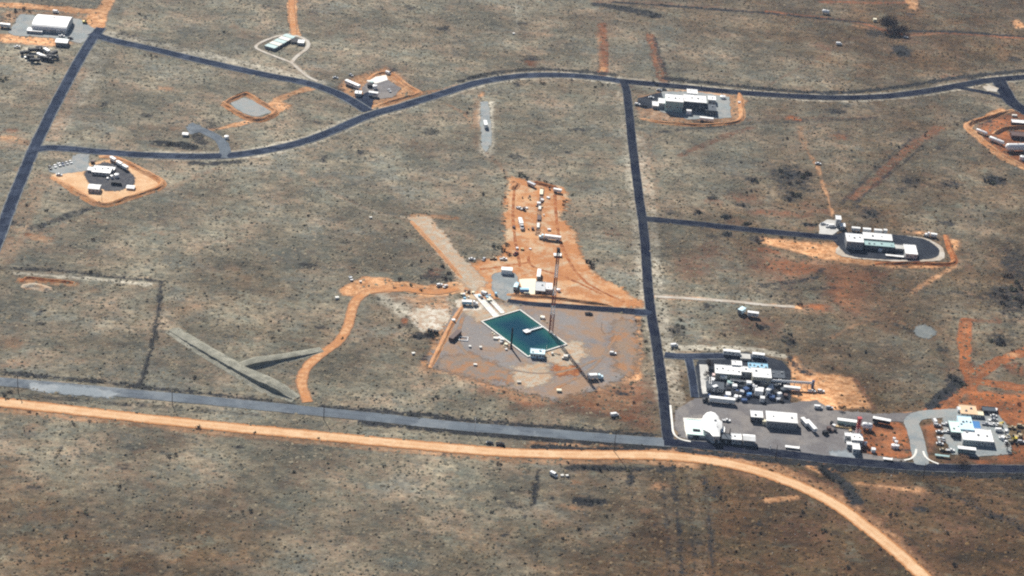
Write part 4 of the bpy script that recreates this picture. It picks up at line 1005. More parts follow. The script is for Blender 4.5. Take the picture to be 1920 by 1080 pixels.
def vehicle(kind, x, y, ang, col, label, group=None):
    p = G(x, y)
    names = {'car': ('parked_car', 'car'), 'pickup': ('pickup_truck', 'pickup'), 'van': ('van', 'van'), 'suv': ('parked_car', 'car')}
    nm, cat = names[kind]
    e = empty(nm, (p.x, p.y, 0.1), ang + random.uniform(-4, 4)); tag(e, label, cat, group)
    if kind == 'car':
        place('body', cached((kind, col), lambda: prof_body('body', [(-2.2, .35), (-2.25, .85), (-1.5, .98), (.9, .98), (2.15, .78), (2.25, .35)], .9, col, .06)), e)
        place('cabin', cached('car_cabin', lambda: prof_body('cabin', [(-1.75, .97), (-1.1, 1.42), (.35, 1.45), (1.15, .97)], .80, 'glass', .16)), e)
        place('roof', cached(('car_roof', col), lambda: prof_body('roof', [(-1.05, 1.43), (-1.0, 1.50), (.28, 1.52), (.36, 1.45)], .68, col, .04)), e)
        add_wheels(e, (-1.35, 1.4), .82, .33, .22)
        hl = cached('headlight', lambda: MB().box(-.04, .04, -.2, .2, -.08, .08).mesh('headlight', 'silver'))
        for s in (-1, 1): place('headlight', hl, e, (2.22, s * .6, .66))
    elif kind == 'suv':
        place('body', cached((kind, col), lambda: prof_body('body', [(-2.3, .4), (-2.35, 1.05), (1.0, 1.08), (2.25, .95), (2.35, .4)], .95, col, .05)), e)
        place('cabin', cached('suv_cabin', lambda: prof_body('cabin', [(-2.25, 1.06), (-2.05, 1.65), (.45, 1.68), (1.15, 1.06)], .86, 'glass', .12)), e)
        place('roof', cached(('suv_roof', col), lambda: prof_body('roof', [(-2.02, 1.66), (-1.95, 1.76), (.35, 1.77), (.45, 1.68)], .76, col, .04)), e)
        add_wheels(e, (-1.4, 1.45), .86, .37, .25)
    elif kind == 'pickup':
        place('body', cached((kind, col), lambda: prof_body('body', [(-2.7, .5), (-2.7, .75), (-.55, .75), (-.5, 1.05), (1.2, 1.08), (2.45, .98), (2.6, .5)], .97, col, .05)), e)
        bed = cached(('bed', col), lambda: MB().box(-2.7, -.55, -.97, -.86, .75, 1.12).box(-2.7, -.55, .86, .97, .75, 1.12).box(-2.7, -2.6, -.86, .86, .75, 1.12).mesh('cargo_bed', col))
        place('cargo_bed', bed, e)
        place('cabin', cached('pk_cabin', lambda: prof_body('cabin', [(-.5, 1.04), (-.4, 1.66), (.75, 1.68), (1.35, 1.06)], .88, 'glass', .13)), e)
        place('roof', cached(('pk_roof', col), lambda: prof_body('roof', [(-.42, 1.66), (-.35, 1.76), (.62, 1.77), (.75, 1.67)], .77, col, .04)), e)
        add_wheels(e, (-1.7, 1.65), .88, .40, .28)
    elif kind == 'van':
        place('body', cached((kind, col), lambda: prof_body('body', [(-2.6, .4), (-2.65, 2.1), (-2.5, 2.25), (1.2, 2.25), (1.9, 1.35), (2.5, 1.1), (2.6, .4)], 1.0, col, .10)), e)
        place('windscreen', cached('van_ws', lambda: prof_body('windscreen', [(1.25, 2.2), (1.32, 2.2), (1.95, 1.38), (1.88, 1.38)], .82, 'glass', .03)), e)
        add_wheels(e, (-1.6, 1.6), .9, .37, .25)
        place('side_window', cached('van_sw', lambda: MB().box(-.5, .5, -.98, .98, 1.45, 1.95).mesh('side_window', 'glass')), e, (.6, 0, 0))
    return e
def trailer(label, x, y, L_, W, H, ang, m='white_roof', rm=None, group=None, name='trailer', cat='trailer', windows=3, tractor=None, deck=1.1):
    """boxed site trailer or semi-trailer standing on wheels; x, y = centre on the ground"""
    p = G(x, y)
    e = empty(name, (p.x, p.y, 0.08), ang); tag(e, label, cat, group)
    MB().box(-L_ / 2, L_ / 2, -W / 2, W / 2, deck, deck + H, (.04, .04)).build('box', m, e)
    r = MB(); r.extrude_x([(-W / 2 - .08, deck + H), (-W / 2 - .08, deck + H + .1), (0, deck + H + .22), (W / 2 + .08, deck + H + .1), (W / 2 + .08, deck + H)], -L_ / 2 - .08, L_ / 2 + .08)
    r.build('roof', rm or m, e)
    MB().box(-L_ / 2 + .4, L_ / 2 - .4, -W * .3, W * .3, deck - .28, deck).build('chassis', 'dark_steel', e)
    add_wheels(e, (-L_ * .36, -L_ * .36 + 1.1), W / 2 - .22, .48, .3)
    lg = cached('prop', lambda: MB().box(-.08, .08, -.08, .08, -.9, 0).box(-.2, .2, -.2, .2, -1.0, -.9).mesh('landing_leg', 'steel'))
    for s in (-1, 1): place('landing_leg', lg, e, (L_ * .32, s * W * .33, deck - .1))
    if windows:
        for i in range(windows):
            o_ = place('window', win_mesh(1.0, .7), e, (-L_ / 2 + L_ * (i + .5) / windows, -W / 2 - .01, deck + H * .45))
        place('door', door_mesh(.9, 1.9, 'grey_wall'), e, (L_ * .08, -W / 2 - .01, deck + .1))
    else:
        place('rear_door', cached(('rd', W, H), lambda: MB().box(-.05, .05, -W / 2 + .1, W / 2 - .1, .1, H - .1).mesh('rear_door', 'grey_wall')), e, (-L_ / 2 - .01, 0, deck))
    if tractor: tractor_parts(e, L_ / 2 + .2, tractor)
    return e
def tractor_parts(e, x0, col):
    place('cab', cached(('cab', col), lambda: prof_body('cab', [(0.6, 1.0), (0.6, 3.3), (2.0, 3.3), (2.35, 2.2), (3.9, 2.0), (4.0, 0.7), (.6, .7)], 1.15, col, .08)), e, (x0, 0, 0))
    place('windscreen', cached('tr_ws', lambda: prof_body('windscreen', [(2.08, 3.15), (2.14, 3.15), (2.40, 2.28), (2.34, 2.28)], .98, 'glass', .02)), e, (x0, 0, 0))
    place('chassis', cached('tr_ch', lambda: MB().box(-2.4, .7, -.5, .5, .65, .95).mesh('chassis', 'dark_steel')), e, (x0, 0, 0))
    place('exhaust', cached('tr_ex', lambda: MB().tube((.5, .8, 1.0), (.5, .8, 3.8), .09).mesh('exhaust', 'steel')), e, (x0, 0, 0))
    for xx in (-1.3, 3.0):
        for s in (-1, 1):
            o = place('wheel', wheel_mesh(.5, .32), e, (x0 + xx, s * .98, .5)); place('rim', rim_mesh(.5, .32), o)
def flatbed(label, x, y, L_, W, ang, m='white_roof', group=None, name='flatbed_trailer', cat='trailer'):
    p = G(x, y); e = empty(name, (p.x, p.y, 0.08), ang); tag(e, label, cat, group)
    MB().box(-L_ / 2, L_ / 2, -W / 2, W / 2, .95, 1.15).build('deck', m, e)
    MB().box(L_ / 2 - .12, L_ / 2, -W / 2, W / 2, 1.15, 1.9).build('headboard', m, e)
    MB().box(-L_ / 2 + .3, L_ / 2 - .3, -W * .25, W * .25, .65, .95).build('chassis', 'dark_steel', e)
    add_wheels(e, (-L_ * .36, -L_ * .36 + 1.1), W / 2 - .2, .45, .3)
    return e
def upright_tank(label, x, y, r, h, m='white_paint', dome=0.2, group=None, name='storage_tank', cat='tank'):
    p = G(x, y); e = empty(name, (p.x, p.y, 0), random.uniform(0, 90)); tag(e, label, cat, group)
    MB().lathe([(r, -.2), (r, h)], 20).build('shell', m, e)
    MB().lathe([(r + .06, h), (r + .06, h + .08), (r * .75, h + r * dome * .6), (r * .4, h + r * dome * .92), (.05, h + r * dome)], 20).build('lid', m, e)
    MB().lathe([(r * .16, h + r * dome * .95), (r * .16, h + r * dome + .3)], 10).build('hatch', 'steel', e)
    b = MB()
    for s in (-.22, .22): b.tube((r + .15, s, -.1), (r + .15, s, h + .5), .035, n=6)
    for i in range(int(h / .5)): b.tube((r + .15, -.22, .3 + i * .5), (r + .15, .22, .3 + i * .5), .025, n=5)
    b.build('ladder', 'steel', e)
    return e
def lying_tank(label, x, y, L_, r, ang, m='white_paint', lift=.7, group=None, name='storage_tank', cat='tank'):
    p = G(x, y); e = empty(name, (p.x, p.y, 0), ang); tag(e, label, cat, group)
    pr = [(.02, -L_ / 2), (r * .6, -L_ / 2 + r * .15), (r * .9, -L_ / 2 + r * .4), (r, -L_ / 2 + r * .8), (r, L_ / 2 - r * .8), (r * .9, L_ / 2 - r * .4), (r * .6, L_ / 2 - r * .15), (.02, L_ / 2)]
    b = MB(); b.lathe(pr, 18); b.v = [(z, y_, -x_ + r + lift) for x_, y_, z in b.v]
    b.build('shell', m, e, smooth=True)
    for s in (-.3, .3): MB().box(L_ * s - .25, L_ * s + .25, -r * .8, r * .8, -.1, lift + r * .35).build('saddle', 'concrete', e)
    MB().lathe([(.35, r * 2 + lift - .1), (.35, r * 2 + lift + .3)], 10).build('hatch', 'steel', e)
    return e
def pole(label, x, yb, hpx, group=None, m='wood_pole', arm=True, r=.22, name='utility_pole', cat='pole', lean=0):
    s, f, u = S(x, yb); h = hpx / (s * u); p = G(x, yb)
    e = empty(name, (p.x, p.y, -.1), 0); e.rotation_euler = (0, R(lean), 0); tag(e, label, cat, group)
    MB().tube((0, 0, 0), (0, 0, h), r, r * .65, 8).build('post', m, e)
    if arm:
        MB().box(-.12, .12, -1.3, 1.3, h - .9, h - .68).build('crossarm', m, e)
        ins = cached('insul', lambda: MB().lathe([(.06, 0), (.09, .1), (.05, .25)], 8).mesh('insulator', 'steel'))
        for yy in (-1.15, -.4, .4, 1.15): place('insulator', ins, e, (0, yy, h - .68))
    else:
        MB().lathe([(r * 1.6, 0), (r * 1.6, .4), (r, .45)], 10).build('base', 'concrete', e)
    return e
def crate(name, label, cat, x, y, W, Dp, H, ang, m, group=None, lid=None):
    p = G(x, y); e = empty(name, (p.x, p.y, 0), ang); tag(e, label, cat, group)
    MB().box(-W / 2, W / 2, -Dp / 2, Dp / 2, .12, H, (.03, .03)).build('body', m, e)
    MB().box(-W / 2 - .06, W / 2 + .06, -Dp / 2 - .06, Dp / 2 + .06, H, H + .12).build('lid', lid or m, e)
    for s in (-1, 1): MB().box(-W / 2 + .1, W / 2 - .1, s * Dp * .3 - .12, s * Dp * .3 + .12, -.1, .12).build('skid', 'dark_steel', e)
    return e

# ================================================================== MAST, PYLON, JETTY AND POOL FURNITURE
def red_white_mast():
    p = G(1032, 623); s, f, u = S(1032, 623); h = 154 / (s * u)
    e = empty('radio_mast', (p.x, p.y, 0), 20)
    tag(e, 'tall slender red and white banded mast beside the pool', 'mast')
    bands = [(0, .225, 'mast_red', 1.5), (.225, .33, 'mast_white', 1.3), (.33, .455, 'mast_red', 1.2), (.455, .56, 'mast_white', 1.1), (.56, .665, 'mast_red', 1.05), (.665, .82, 'mast_white', 1.0), (.82, .93, 'mast_red', .95), (.93, 1.0, 'dark_steel', .9)]
    for a, b_, m, w in bands:
        b = MB(); z0, z1 = a * h, b_ * h
        cs = [(w * math.cos(R(90 + 120 * i)), w * math.sin(R(90 + 120 * i))) for i in range(3)]
        for cx, cy in cs: b.tube((cx, cy, z0), (cx, cy, z1), .30, n=6)
        n = max(2, int((z1 - z0) / 2.4))
        for i in range(n):
            za, zb = z0 + (z1 - z0) * i / n, z0 + (z1 - z0) * (i + 1) / n
            for k in range(3):
                c0, c1 = cs[k], cs[(k + 1) % 3]
                b.tube((*c0, za), (*c1, zb), .10, n=5); b.tube((*c0, za), (*c1, za), .10, n=5)
        b.build('section', m, e)
    MB().box(-1.6, 1.6, -1.6, 1.6, -.3, .5, (.2, .2)).build('base', 'concrete', e)
    MB().box(-.9, .9, -.9, .9, h, h + .5).build('top_cap', 'dark_steel', e)
    return e
red_white_mast()
p = G(958, 653); s, f, u = S(958, 653); h = 38 / (s * u)
e = empty('dark_pylon', (p.x, p.y, 0), 10); tag(e, 'dark slender steel pylon standing at the left pool rim', 'pylon')
b = MB()
for i in range(4):
    a = R(45 + 90 * i); c0 = (.62 * math.cos(a), .62 * math.sin(a)); c1 = (.62 * math.cos(a + R(90)), .62 * math.sin(a + R(90)))
    b.tube((*c0, 0), (c0[0] * .7, c0[1] * .7, h), .13, n=6)
    for k in range(10):
        b.tube((*c0, h * k / 10), (c1[0] * .8, c1[1] * .8, h * (k + 1) / 10), .09, n=5)
b.build('frame', 'dark_steel', e); MB().box(-.35, .35, -.35, .35, .2, h * .98).build('core', 'dark_steel', e)
MB().box(-1.1, 1.1, -1.1, 1.1, -.2, .8).build('base', 'dark_brown', e)
A = G(1017, 615); B_ = G(990, 623); d = (B_ - A); L_ = d.length
e = empty('jetty', (A.x, A.y, 0), math.degrees(math.atan2(d.y, d.x))); tag(e, 'white jetty reaching out over the pool to a small platform', 'jetty')
MB().box(0, L_, -.7, .7, .95, 1.15).build('walkway', 'white_paint', e)
MB().box(L_ - 1.0, L_ + 3.2, -2.0, 2.0, 1.18, 1.4).build('platform', 'white_paint', e)
for s in (-1, 1):
    b = MB(); b.tube((0, s * .65, 2.1), (L_, s * .65, 2.1), .05, n=5)
    for i in range(8): b.tube((L_ * i / 7, s * .65, 1.1), (L_ * i / 7, s * .65, 2.1), .04, n=5)
    b.build('railing', 'white_paint', e)
for xx in (L_ * .35, L_ * .7, L_ + 1.5): MB().tube((xx, 0, .1), (xx, 0, 1.0), .22, n=8).build('pile', 'concrete', e)
building('observation_cabin', 'pale blue cabin on the near corner of the pool', 'cabin', 994, 1020, 672, 8, 9, 'flat', wm='pale_blue', rm='pale_blue', windows=4, doors=1, vents=2)
pole('thin white pole behind the pool cabin', 1024, 660, 13, m='white_paint', arm=False, r=.18, name='light_pole')
p = G(869, 636); e = empty('barrier', (p.x, p.y, 0), 0); tag(e, 'open white rectangle of rails on the gravel left of the pool', 'barrier')
for x0, x1, y0, y1 in ((-3, 3, -2.4, -2.0), (-3, 3, 2.0, 2.4), (-3, -2.6, -2.0, 2.0), (2.6, 3, -2.0, 2.0)): MB().box(x0, x1, y0, y1, 0, .6).build('rail', 'white_paint', e)
crate('shipping_container', 'dark brown container by the left bank of the pool yard', 'container', 853, 633, 12.0, 3.2, 2.6, 66, 'dark_brown')
for k, xx in enumerate((804, 809, 815, 820)):
    crate('steel_crate', ['black crate nearest the winding track, first of a row of four', 'black crate, second of the row of four by the pale heap', 'black crate, third of the row of four by the pale heap', 'black crate nearest the pool yard, last of a row of four'][k], 'crate', xx, 621 + k * 1.2, 1.4, 2.0, 1.5, 0, 'dark_steel', group='row of black crates')
# launch ramp
for k, (P0, P1, w, lb) in enumerate([((893, 552), (930, 594), 4.2, 'long white concrete ramp slab running to the pool edge'), ((913, 556), (943, 588), 3.0, 'narrower white ramp slab nearest the pool')]):
    a0, a1 = G(*P0), G(*P1); d = a1 - a0
    e = empty('launch_ramp', ((a0.x + a1.x) / 2, (a0.y + a1.y) / 2, 0), math.degrees(math.atan2(d.y, d.x))); tag(e, lb, 'ramp')
    n = 7
    for i in range(n): MB().box(-d.length / 2 + d.length * i / n + .06, -d.length / 2 + d.length * (i + 1) / n - .06, -w / 2, w / 2, -.2, .35 + .03 * (i % 2), (.05, .05)).build('slab', 'white_concrete', e)
    for s in (-1, 1): MB().box(-d.length / 2, d.length / 2, s * w / 2 - .15, s * w / 2 + .15, -.2, .7).build('kerb', 'white_paint', e)
vehicle('van', 909, 553, -30, 'white_paint', 'white van at the head of the concrete ramp')
e = trailer('blue and white pump truck on the round pale stand', 875, 572, 6.5, 2.5, 2.0, 5, m='sky_blue', rm='white_roof', windows=0, tractor='white_paint', name='pump_truck', cat='truck')
vehicle('suv', 1149, 664, 5, 'white_paint', 'white car alone on the gravel at the right of the pool')
vehicle('pickup', 1104, 590, 5, 'car_black', 'dark pickup on the gravel below the black strip')
trailer('white and pale blue truck near the front bank of the pool yard', 1110, 711, 6.0, 2.5, 2.4, 15, m='white_roof', windows=0, tractor='pale_blue', name='box_truck', cat='truck')
crate('site_box', 'tan box on the front bank of the pool yard', 'box', 1048, 734, 3.0, 2.2, 1.3, 5, 'cream_roof')
crate('site_box', 'small pale box left of the white frame', 'box', 850, 603, 2.2, 2.0, 1.6, 20, 'white_paint')
crate('site_box', 'small pale box alone on the lower pool yard', 'box', 901, 653, 1.6, 1.6, 1.2, 20, 'white_concrete')
crate('site_box', 'small pale box between frame and pool', 'box', 881, 651, 1.4, 1.4, 1.0, 0, 'white_concrete')
pole('thin lamp pole on the gravel right of the mast', 1127, 618, 16, m='steel', arm=False, r=.16, name='light_pole')
crate('site_box', 'pale box by the front left corner of the pool yard', 'box', 891, 685, 2.2, 1.4, .9, 0, 'white_concrete')
crate('site_box', 'pale block on the middle front of the pool yard', 'box', 973, 718, 2.4, 1.6, 1.0, 10, 'stone')
vehicle('van', 1152, 780, 20, 'white_paint', 'white van alone on the red ground in front of the pool yard')

# ================================================================== DRILLING YARD
trailer('white semi truck standing among the orange dirt trenches', 976, 422, 9.0, 2.5, 2.6, -80, windows=0, tractor='white_paint', name='semi_truck', cat='truck')
trailer('pale blue truck pulling a long white trailer in the drilling yard', 1036, 450, 11.5, 2.5, 2.2, 175, windows=0, tractor='pale_blue', name='semi_truck', cat='truck')
flatbed('white platform carrying a black unit behind the mast', 1045, 480, 5.5, 4.0, 5, 'white_roof')
crate('generator', 'black generator standing on the white platform behind the mast', 'generator', 1047, 473, 2.4, 2.0, 1.9, 0, 'dark_steel')
vehicle('pickup', 967, 477, 60, 'car_red', 'dark red pickup at the left edge of the drilling yard')
crate('tarped_load', 'large white tarpaulined load on the grey gravel', 'load', 950, 512, 7.6, 4.6, 3.4, 0, 'white_roof')
trailer('narrow white trailer behind the black-framed shed', 1010, 520, 11.0, 2.4, 2.4, 88, windows=0)
trailer('sky blue tank truck nearest the grey gravel patch', 967, 543, 5.5, 2.5, 2.3, 80, m='sky_blue', rm='pale_blue', windows=0, tractor='sky_blue', name='tank_truck', cat='truck')
trailer('blue tarped truck in front of the cream slab', 983, 549, 6.0, 2.6, 2.0, 8, m='deep_blue', rm='sky_blue', windows=0, name='tarped_truck', cat='truck')
building('open_shed', 'black-framed open shed with pale roof at the cream slab', 'shed', 1003, 1021, 552, 6, 17, 'flat', wm='dark_steel', rm='steel', windows=1, doors=1)
building('site_cabin', 'white site cabin touching the foot of the banded mast', 'cabin', 1023, 1034, 551, 8, 12, 'flat', windows=1, doors=1)
upright_tank('small white tank right of the banded mast', 1047, 546, 1.3, 1.6)
crate('steel_crate', 'dark rusty trench box at the far end of the trench', 'crate', 1015, 376, 2.4, 7, 1.0, 0, 'dark_brown')
crate('steel_crate', 'dark rusty trench box in the middle of the trench', 'crate', 1011, 410, 2.6, 7, 1.0, 0, 'dark_brown')
crate('concrete_block', 'pale concrete block at the head of the trench', 'block', 1015, 362, 2.4, 8, 1.1, 0, 'cream_roof')
crate('concrete_block', 'pale concrete block between the two rusty trench boxes', 'block', 1012, 391, 1.8, 5, .9, 0, 'white_concrete')
crate('concrete_block', 'pale concrete block at the near end of the trench', 'block', 1009, 424, 1.8, 7, .9, 0, 'white_concrete')
trailer('silver trailer at the top of the drilling yard', 996, 349, 7.0, 2.2, 1.6, -40, m='silver', windows=0)
trailer('white trailer at the top right of the drilling yard', 1045, 361, 6.0, 2.2, 1.7, -12, windows=0)
vehicle('pickup', 974, 392, -30, 'white_paint', 'small white pickup above the white semi in the drilling yard')
for x, y, a, c, k, lb in [(885, 487, 0, 'white_paint', 'car', 'white car at the yard edge beside the scraped strip'), (907, 487, 80, 'silver', 'car', 'silver car second along the upper yard edge'), (925, 486, 10, 'car_tan', 'pickup', 'tan pickup third along the upper yard edge'), (944, 487, 5, 'white_paint', 'pickup', 'white pickup last along the upper yard edge')]:
    vehicle(k, x, y, a, c, lb, group='vehicles along the upper edge of the yard')
vehicle('suv', 824, 536, 30, 'white_paint', 'white car at the bend above the pale heap'); vehicle('car', 835, 538, 60, 'white_paint', 'white saloon just right of the white car above the pale heap')
vehicle('pickup', 658, 524, -70, 'white_paint', 'white pickup on the grass left of the red bare patch')
trailer('white trailer on the pale gravel strip below the road bend', 910, 238, 8.5, 2.5, 2.6, -82, windows=2)

# ================================================================== HANGAR SITE, TOP LEFT
building('aircraft_hangar', 'big white hangar with a rounded metal roof, top left', 'hangar', 60, 124, 62, 8, 26, 'barrel', wm='white_wall', rm='white_roof', windows=3, doors=1, vents=3, door_w=5.0)
building('lean_to', 'low white annex at the left front of the hangar', 'shed', 50, 79, 63, 4, 6, 'flat', windows=3, doors=1, vents=0)
building('workshop', 'grey-fronted white workshop below the hangar', 'shed', 104, 126, 87, 7, 8, 'gable', wm='grey_wall', windows=2, doors=1, vents=0)
trailer('white trailer at the far left beside the hangar', 10, 52, 8.5, 2.6, 2.4, -4, windows=0)
vehicle('van', 105, 24, 0, 'white_paint', 'white van behind the hangar'); vehicle('pickup', 116, 69, 0, 'white_paint', 'white pickup between hangar and workshop'); vehicle('suv', 132, 73, 0, 'car_black', 'black car at the corner of the hangar apron')
def excavator(label, x, y, ang, m='yellow'):
    p = G(x, y); e = empty('excavator', (p.x, p.y, 0), ang); tag(e, label, 'excavator')
    for s in (-1, 1): MB().box(-2.0, 2.0, s * 1.2 - .35, s * 1.2 + .35, 0, .9, (.3, .05)).build('crawler', 'rubber', e)
    MB().box(-1.9, 1.3, -1.3, 1.3, .95, 2.0, (.1, .1)).build('body', m, e); MB().box(0, 1.3, -1.25, -.1, 2.0, 3.1, (.12, .08)).build('cab', 'glass', e)
    MB().tube((1.0, .5, 1.7), (3.6, .5, 4.4), .28, .22, 6).build('boom', m, e); MB().tube((3.6, .5, 4.4), (5.6, .5, 2.0), .22, .16, 6).build('arm', m, e)
    MB().box(5.2, 6.2, 0, 1.0, 1.0, 2.0, (.2, .1)).build('bucket', 'dark_steel', e)
    return e
excavator('yellow excavator on the right of the hangar apron', 159, 43, 20)
excavator('yellow excavator among the cars at the right edge', 1901, 825, 180)
# scrapyard
trailer('white trailer slanting across the middle of the dark scrapyard', 78, 109, 10.0, 2.5, 2.0, -38, windows=0)
trailer('short white trailer at the top of the dark scrapyard', 88, 99, 7.0, 2.4, 1.9, -45, windows=0)
flatbed('white flatbed at the left of the dark scrapyard', 52, 109, 5.5, 2.4, 5)
vehicle('pickup', 32, 89, 15, 'white_paint', 'white pickup on the dirt left of the scrapyard')
for k, (x, y, L_, a, lb) in enumerate([(46, 103, 7, 30, 'black truck at the left end of the scrapyard'), (62, 98, 8, 20, 'black truck behind the slanting white trailer'), (66, 117, 8, 8, 'black truck in the front of the scrapyard'), (84, 113, 7, -15, 'black truck right of the slanting white trailer'), (101, 104, 7, 60, 'black truck at the right end of the scrapyard'), (94, 110, 6, 0, 'short black truck beside the right end of the scrapyard'), (57, 111, 6, 0, 'short black truck beside the white flatbed'), (74, 94, 5, 10, 'short black truck at the back of the scrapyard')]):
    trailer(lb, x, y, L_, 2.6, 2.1, a, m='dark_steel', windows=0, tractor='car_black' if k % 2 else None, name='scrapped_truck', cat='truck', group='dark scrapyard trucks')

# ================================================================== SMALL UPPER SITES
a0, a1 = G(507, 97), G(548, 74); d = a1 - a0
e = empty('bunker', ((a0.x + a1.x) / 2 - 1.5, (a0.y + a1.y) / 2 + 4, 0), math.degrees(math.atan2(d.y, d.x))); tag(e, 'long low white slab bunker inside the pale track loop', 'bunker')
MB().box(-d.length / 2, d.length / 2, -4.5, 4.5, -.3, 2.0).build('wall', 'grey_wall', e)
for i in range(5): MB().box(-d.length / 2 - .3 + (d.length + .6) * i / 5 + .45, -d.length / 2 - .3 + (d.length + .6) * (i + 1) / 5 - .45, -5.0, 5.0, 2.0, 2.4 + .05 * (i % 2)).build('roof_slab', 'white_concrete' if i % 2 else 'teal', e)
for i in range(3): MB().box(-6 + 6 * i - .8, -6 + 6 * i + .8, -4.56, -4.4, 0, 1.7).build('door', 'dark_steel', e)
building('hut', 'small white hut at the end of the slab bunker', 'hut', 558, 569, 85, 4, 6, 'flat', windows=1, doors=1, vents=0)
building('hut', 'dark open hut between bunker and white hut', 'hut', 546, 557, 82, 3, 6, 'shed', wm='dark_steel', rm='dark_steel', windows=0, doors=1, vents=0)
building('shed', 'small white shed at the end of the short grey lane', 'shed', 342, 352, 256, 3.5, 4.5, 'gable', windows=1, doors=1, vents=0)
upright_tank('small white tank beside the curve of the short grey lane', 425, 260, 1.6, 2.2)
# trailer compound by the road fork
trailer('long grey-white trailer at the left of the trailer compound', 661, 163, 15, 3.2, 2.6, -38, windows=4)
building('site_cabin', 'white site cabin at the lower end of the long compound trailer', 'cabin', 665, 677, 181, 5, 5.5, 'flat', windows=2, doors=1)
trailer('white trailer at the front of the dark compound yard', 700, 181, 7.5, 2.8, 2.6, -8, windows=2)
upright_tank('white tank in the middle of the trailer compound', 703, 166, 1.8, 2.8); crate('generator', 'dark generator left of the compound tank', 'generator', 694, 163, 4.5, 4.0, 2.4, 10, 'dark_steel'); crate('generator', 'grey pump unit behind the compound tank', 'generator', 697, 157, 2.5, 2.5, 1.8, 30, 'teal')
vehicle('pickup', 730, 171, -60, 'white_paint', 'white pickup alone on the dark compound yard'); vehicle('van', 728, 139, -30, 'white_paint', 'white van behind the trailer compound'); vehicle('car', 658, 142, -40, 'silver', 'silver car on the grass above the long compound trailer'); vehicle('car', 629, 147, 0, 'silver', 'silver car on the grass left of the trailer compound')

# ================================================================== ROUND DARK YARD
building('control_building', 'irregular white flat-roofed block behind the round dark yard', 'building', 172, 206, 329, 5, 12, 'flat', windows=4, doors=1, vents=3)
building('annex', 'low white wing at the left of the round-yard block', 'building', 164, 178, 323, 3, 6, 'flat', windows=2, doors=0, vents=0)
building('annex', 'low white wing at the right of the round-yard block', 'building', 204, 214, 322, 3, 5, 'flat', windows=1, doors=1, vents=0)
building('shed', 'white shed at the near left of the round dark yard', 'shed', 165, 186, 361, 7, 9, 'gable', windows=2, doors=1, vents=0)
building('shed', 'small white shed at the near right of the round dark yard', 'shed', 237, 251, 356, 3, 6, 'gable', windows=1, doors=1, vents=0)
for k, (x, y, lb) in enumerate([(212, 303, 'white trailer highest on the bank beside the round yard'), (224, 311, 'white trailer in the middle of the row beside the round yard'), (235, 318, 'white trailer lowest in the row beside the round yard')]):
    trailer(lb, x, y, 5.6, 2.3, 2.0, -43, windows=0, group='trailers in a row beside the round yard')
for x, y, r, h, lb in [(210, 334, 1.0, 2.2, 'left small white tank on the dark yard'), (219, 332, 1.6, 2.4, 'largest white tank on the round dark yard'), (202, 336, .8, 1.2, 'tiny white tank in the middle of the round dark yard')]: upright_tank(lb, x, y, r, h)
for x, y, lb in [(213, 345, 'black equipment box left of the pair on the round yard'), (223, 346, 'black equipment box right of the pair on the round yard')]: crate('equipment_box', lb, 'box', x, y, 3.4, 3.0, 2.0, 10, 'dark_steel')
crate('equipment_box', 'dark red box at the top edge of the round yard', 'box', 174, 306, 2.6, 2.4, 2.0, 0, 'dark_brown')
pole('thin pole at the near bank of the round yard', 191, 377, 16, m='wood_pole', arm=False, r=.14, name='light_pole')
for k, (x, y, c, kd, lb) in enumerate([(94, 316, 'car_black', 'suv', 'black car first in the row on the grey parking apron'), (103, 313, 'white_paint', 'car', 'white car second in the row on the grey parking apron'), (111, 310, 'white_paint', 'pickup', 'white pickup third in the row on the grey parking apron'), (118, 309, 'car_blue', 'car', 'dark blue car fourth in the row on the grey parking apron'), (125, 307, 'silver', 'car', 'silver car fifth in the row on the grey parking apron'), (132, 305, 'white_paint', 'car', 'white car last in the row on the grey parking apron')]):
    vehicle(kd, x, y, -62, c, lb, group='cars on the parking apron')
vehicle('car', 111, 329, 0, 'white_paint', 'white car alone below the parking row')

# ================================================================== FACILITY ON THE BEND
building('laboratory_block', 'tall grey-fronted white block at the left of the bend facility', 'building', 1246, 1279, 210, 19, 13, 'flat', wm='teal', rm='white_roof', windows=4, doors=1, vents=3)
building('laboratory_block', 'long white-roofed block with a dark front in the bend facility', 'building', 1281, 1322, 208, 16, 13, 'flat', wm='slate_roof', rm='white_roof', windows=5, doors=1, vents=4)
building('laboratory_block', 'white block rising at the back of the bend facility', 'building', 1287, 1306, 190, 14, 8, 'flat', windows=2, doors=0, vents=1)
building('annex', 'stepped white annex at the left end of the bend facility', 'building', 1234, 1246, 203, 9, 9, 'flat', windows=1, doors=1, vents=0)
building('annex', 'lowest white annex beside the stepped one', 'building', 1223, 1234, 204, 5, 8, 'flat', windows=1, doors=1, vents=0)
building('annex', 'white cube building at the right end of the bend facility', 'building', 1327, 1341, 196, 8, 8, 'flat', windows=1, doors=1, vents=1)
building('annex', 'low slate-roofed wing at the right front of the bend facility', 'building', 1322, 1342, 216, 8, 12, 'flat', wm='slate_roof', rm='slate_roof', windows=2, doors=1, vents=1)
crate('equipment_box', 'white equipment box in front of the dark bend block', 'box', 1291, 214, 4.0, 3.0, 3.4, 0, 'white_paint'); crate('equipment_box', 'white pillar unit beside the tall teal block', 'box', 1283, 204, 2.2, 2.2, 5.0, 0, 'white_paint')
trailer('pinkish-white trailer on the bank below the bend facility', 1324, 227, 11, 2.6, 1.8, -4, m='white_roof', windows=0)
upright_tank('round white tank at the right corner of the bend yard', 1355, 184, 2.3, 1.8)
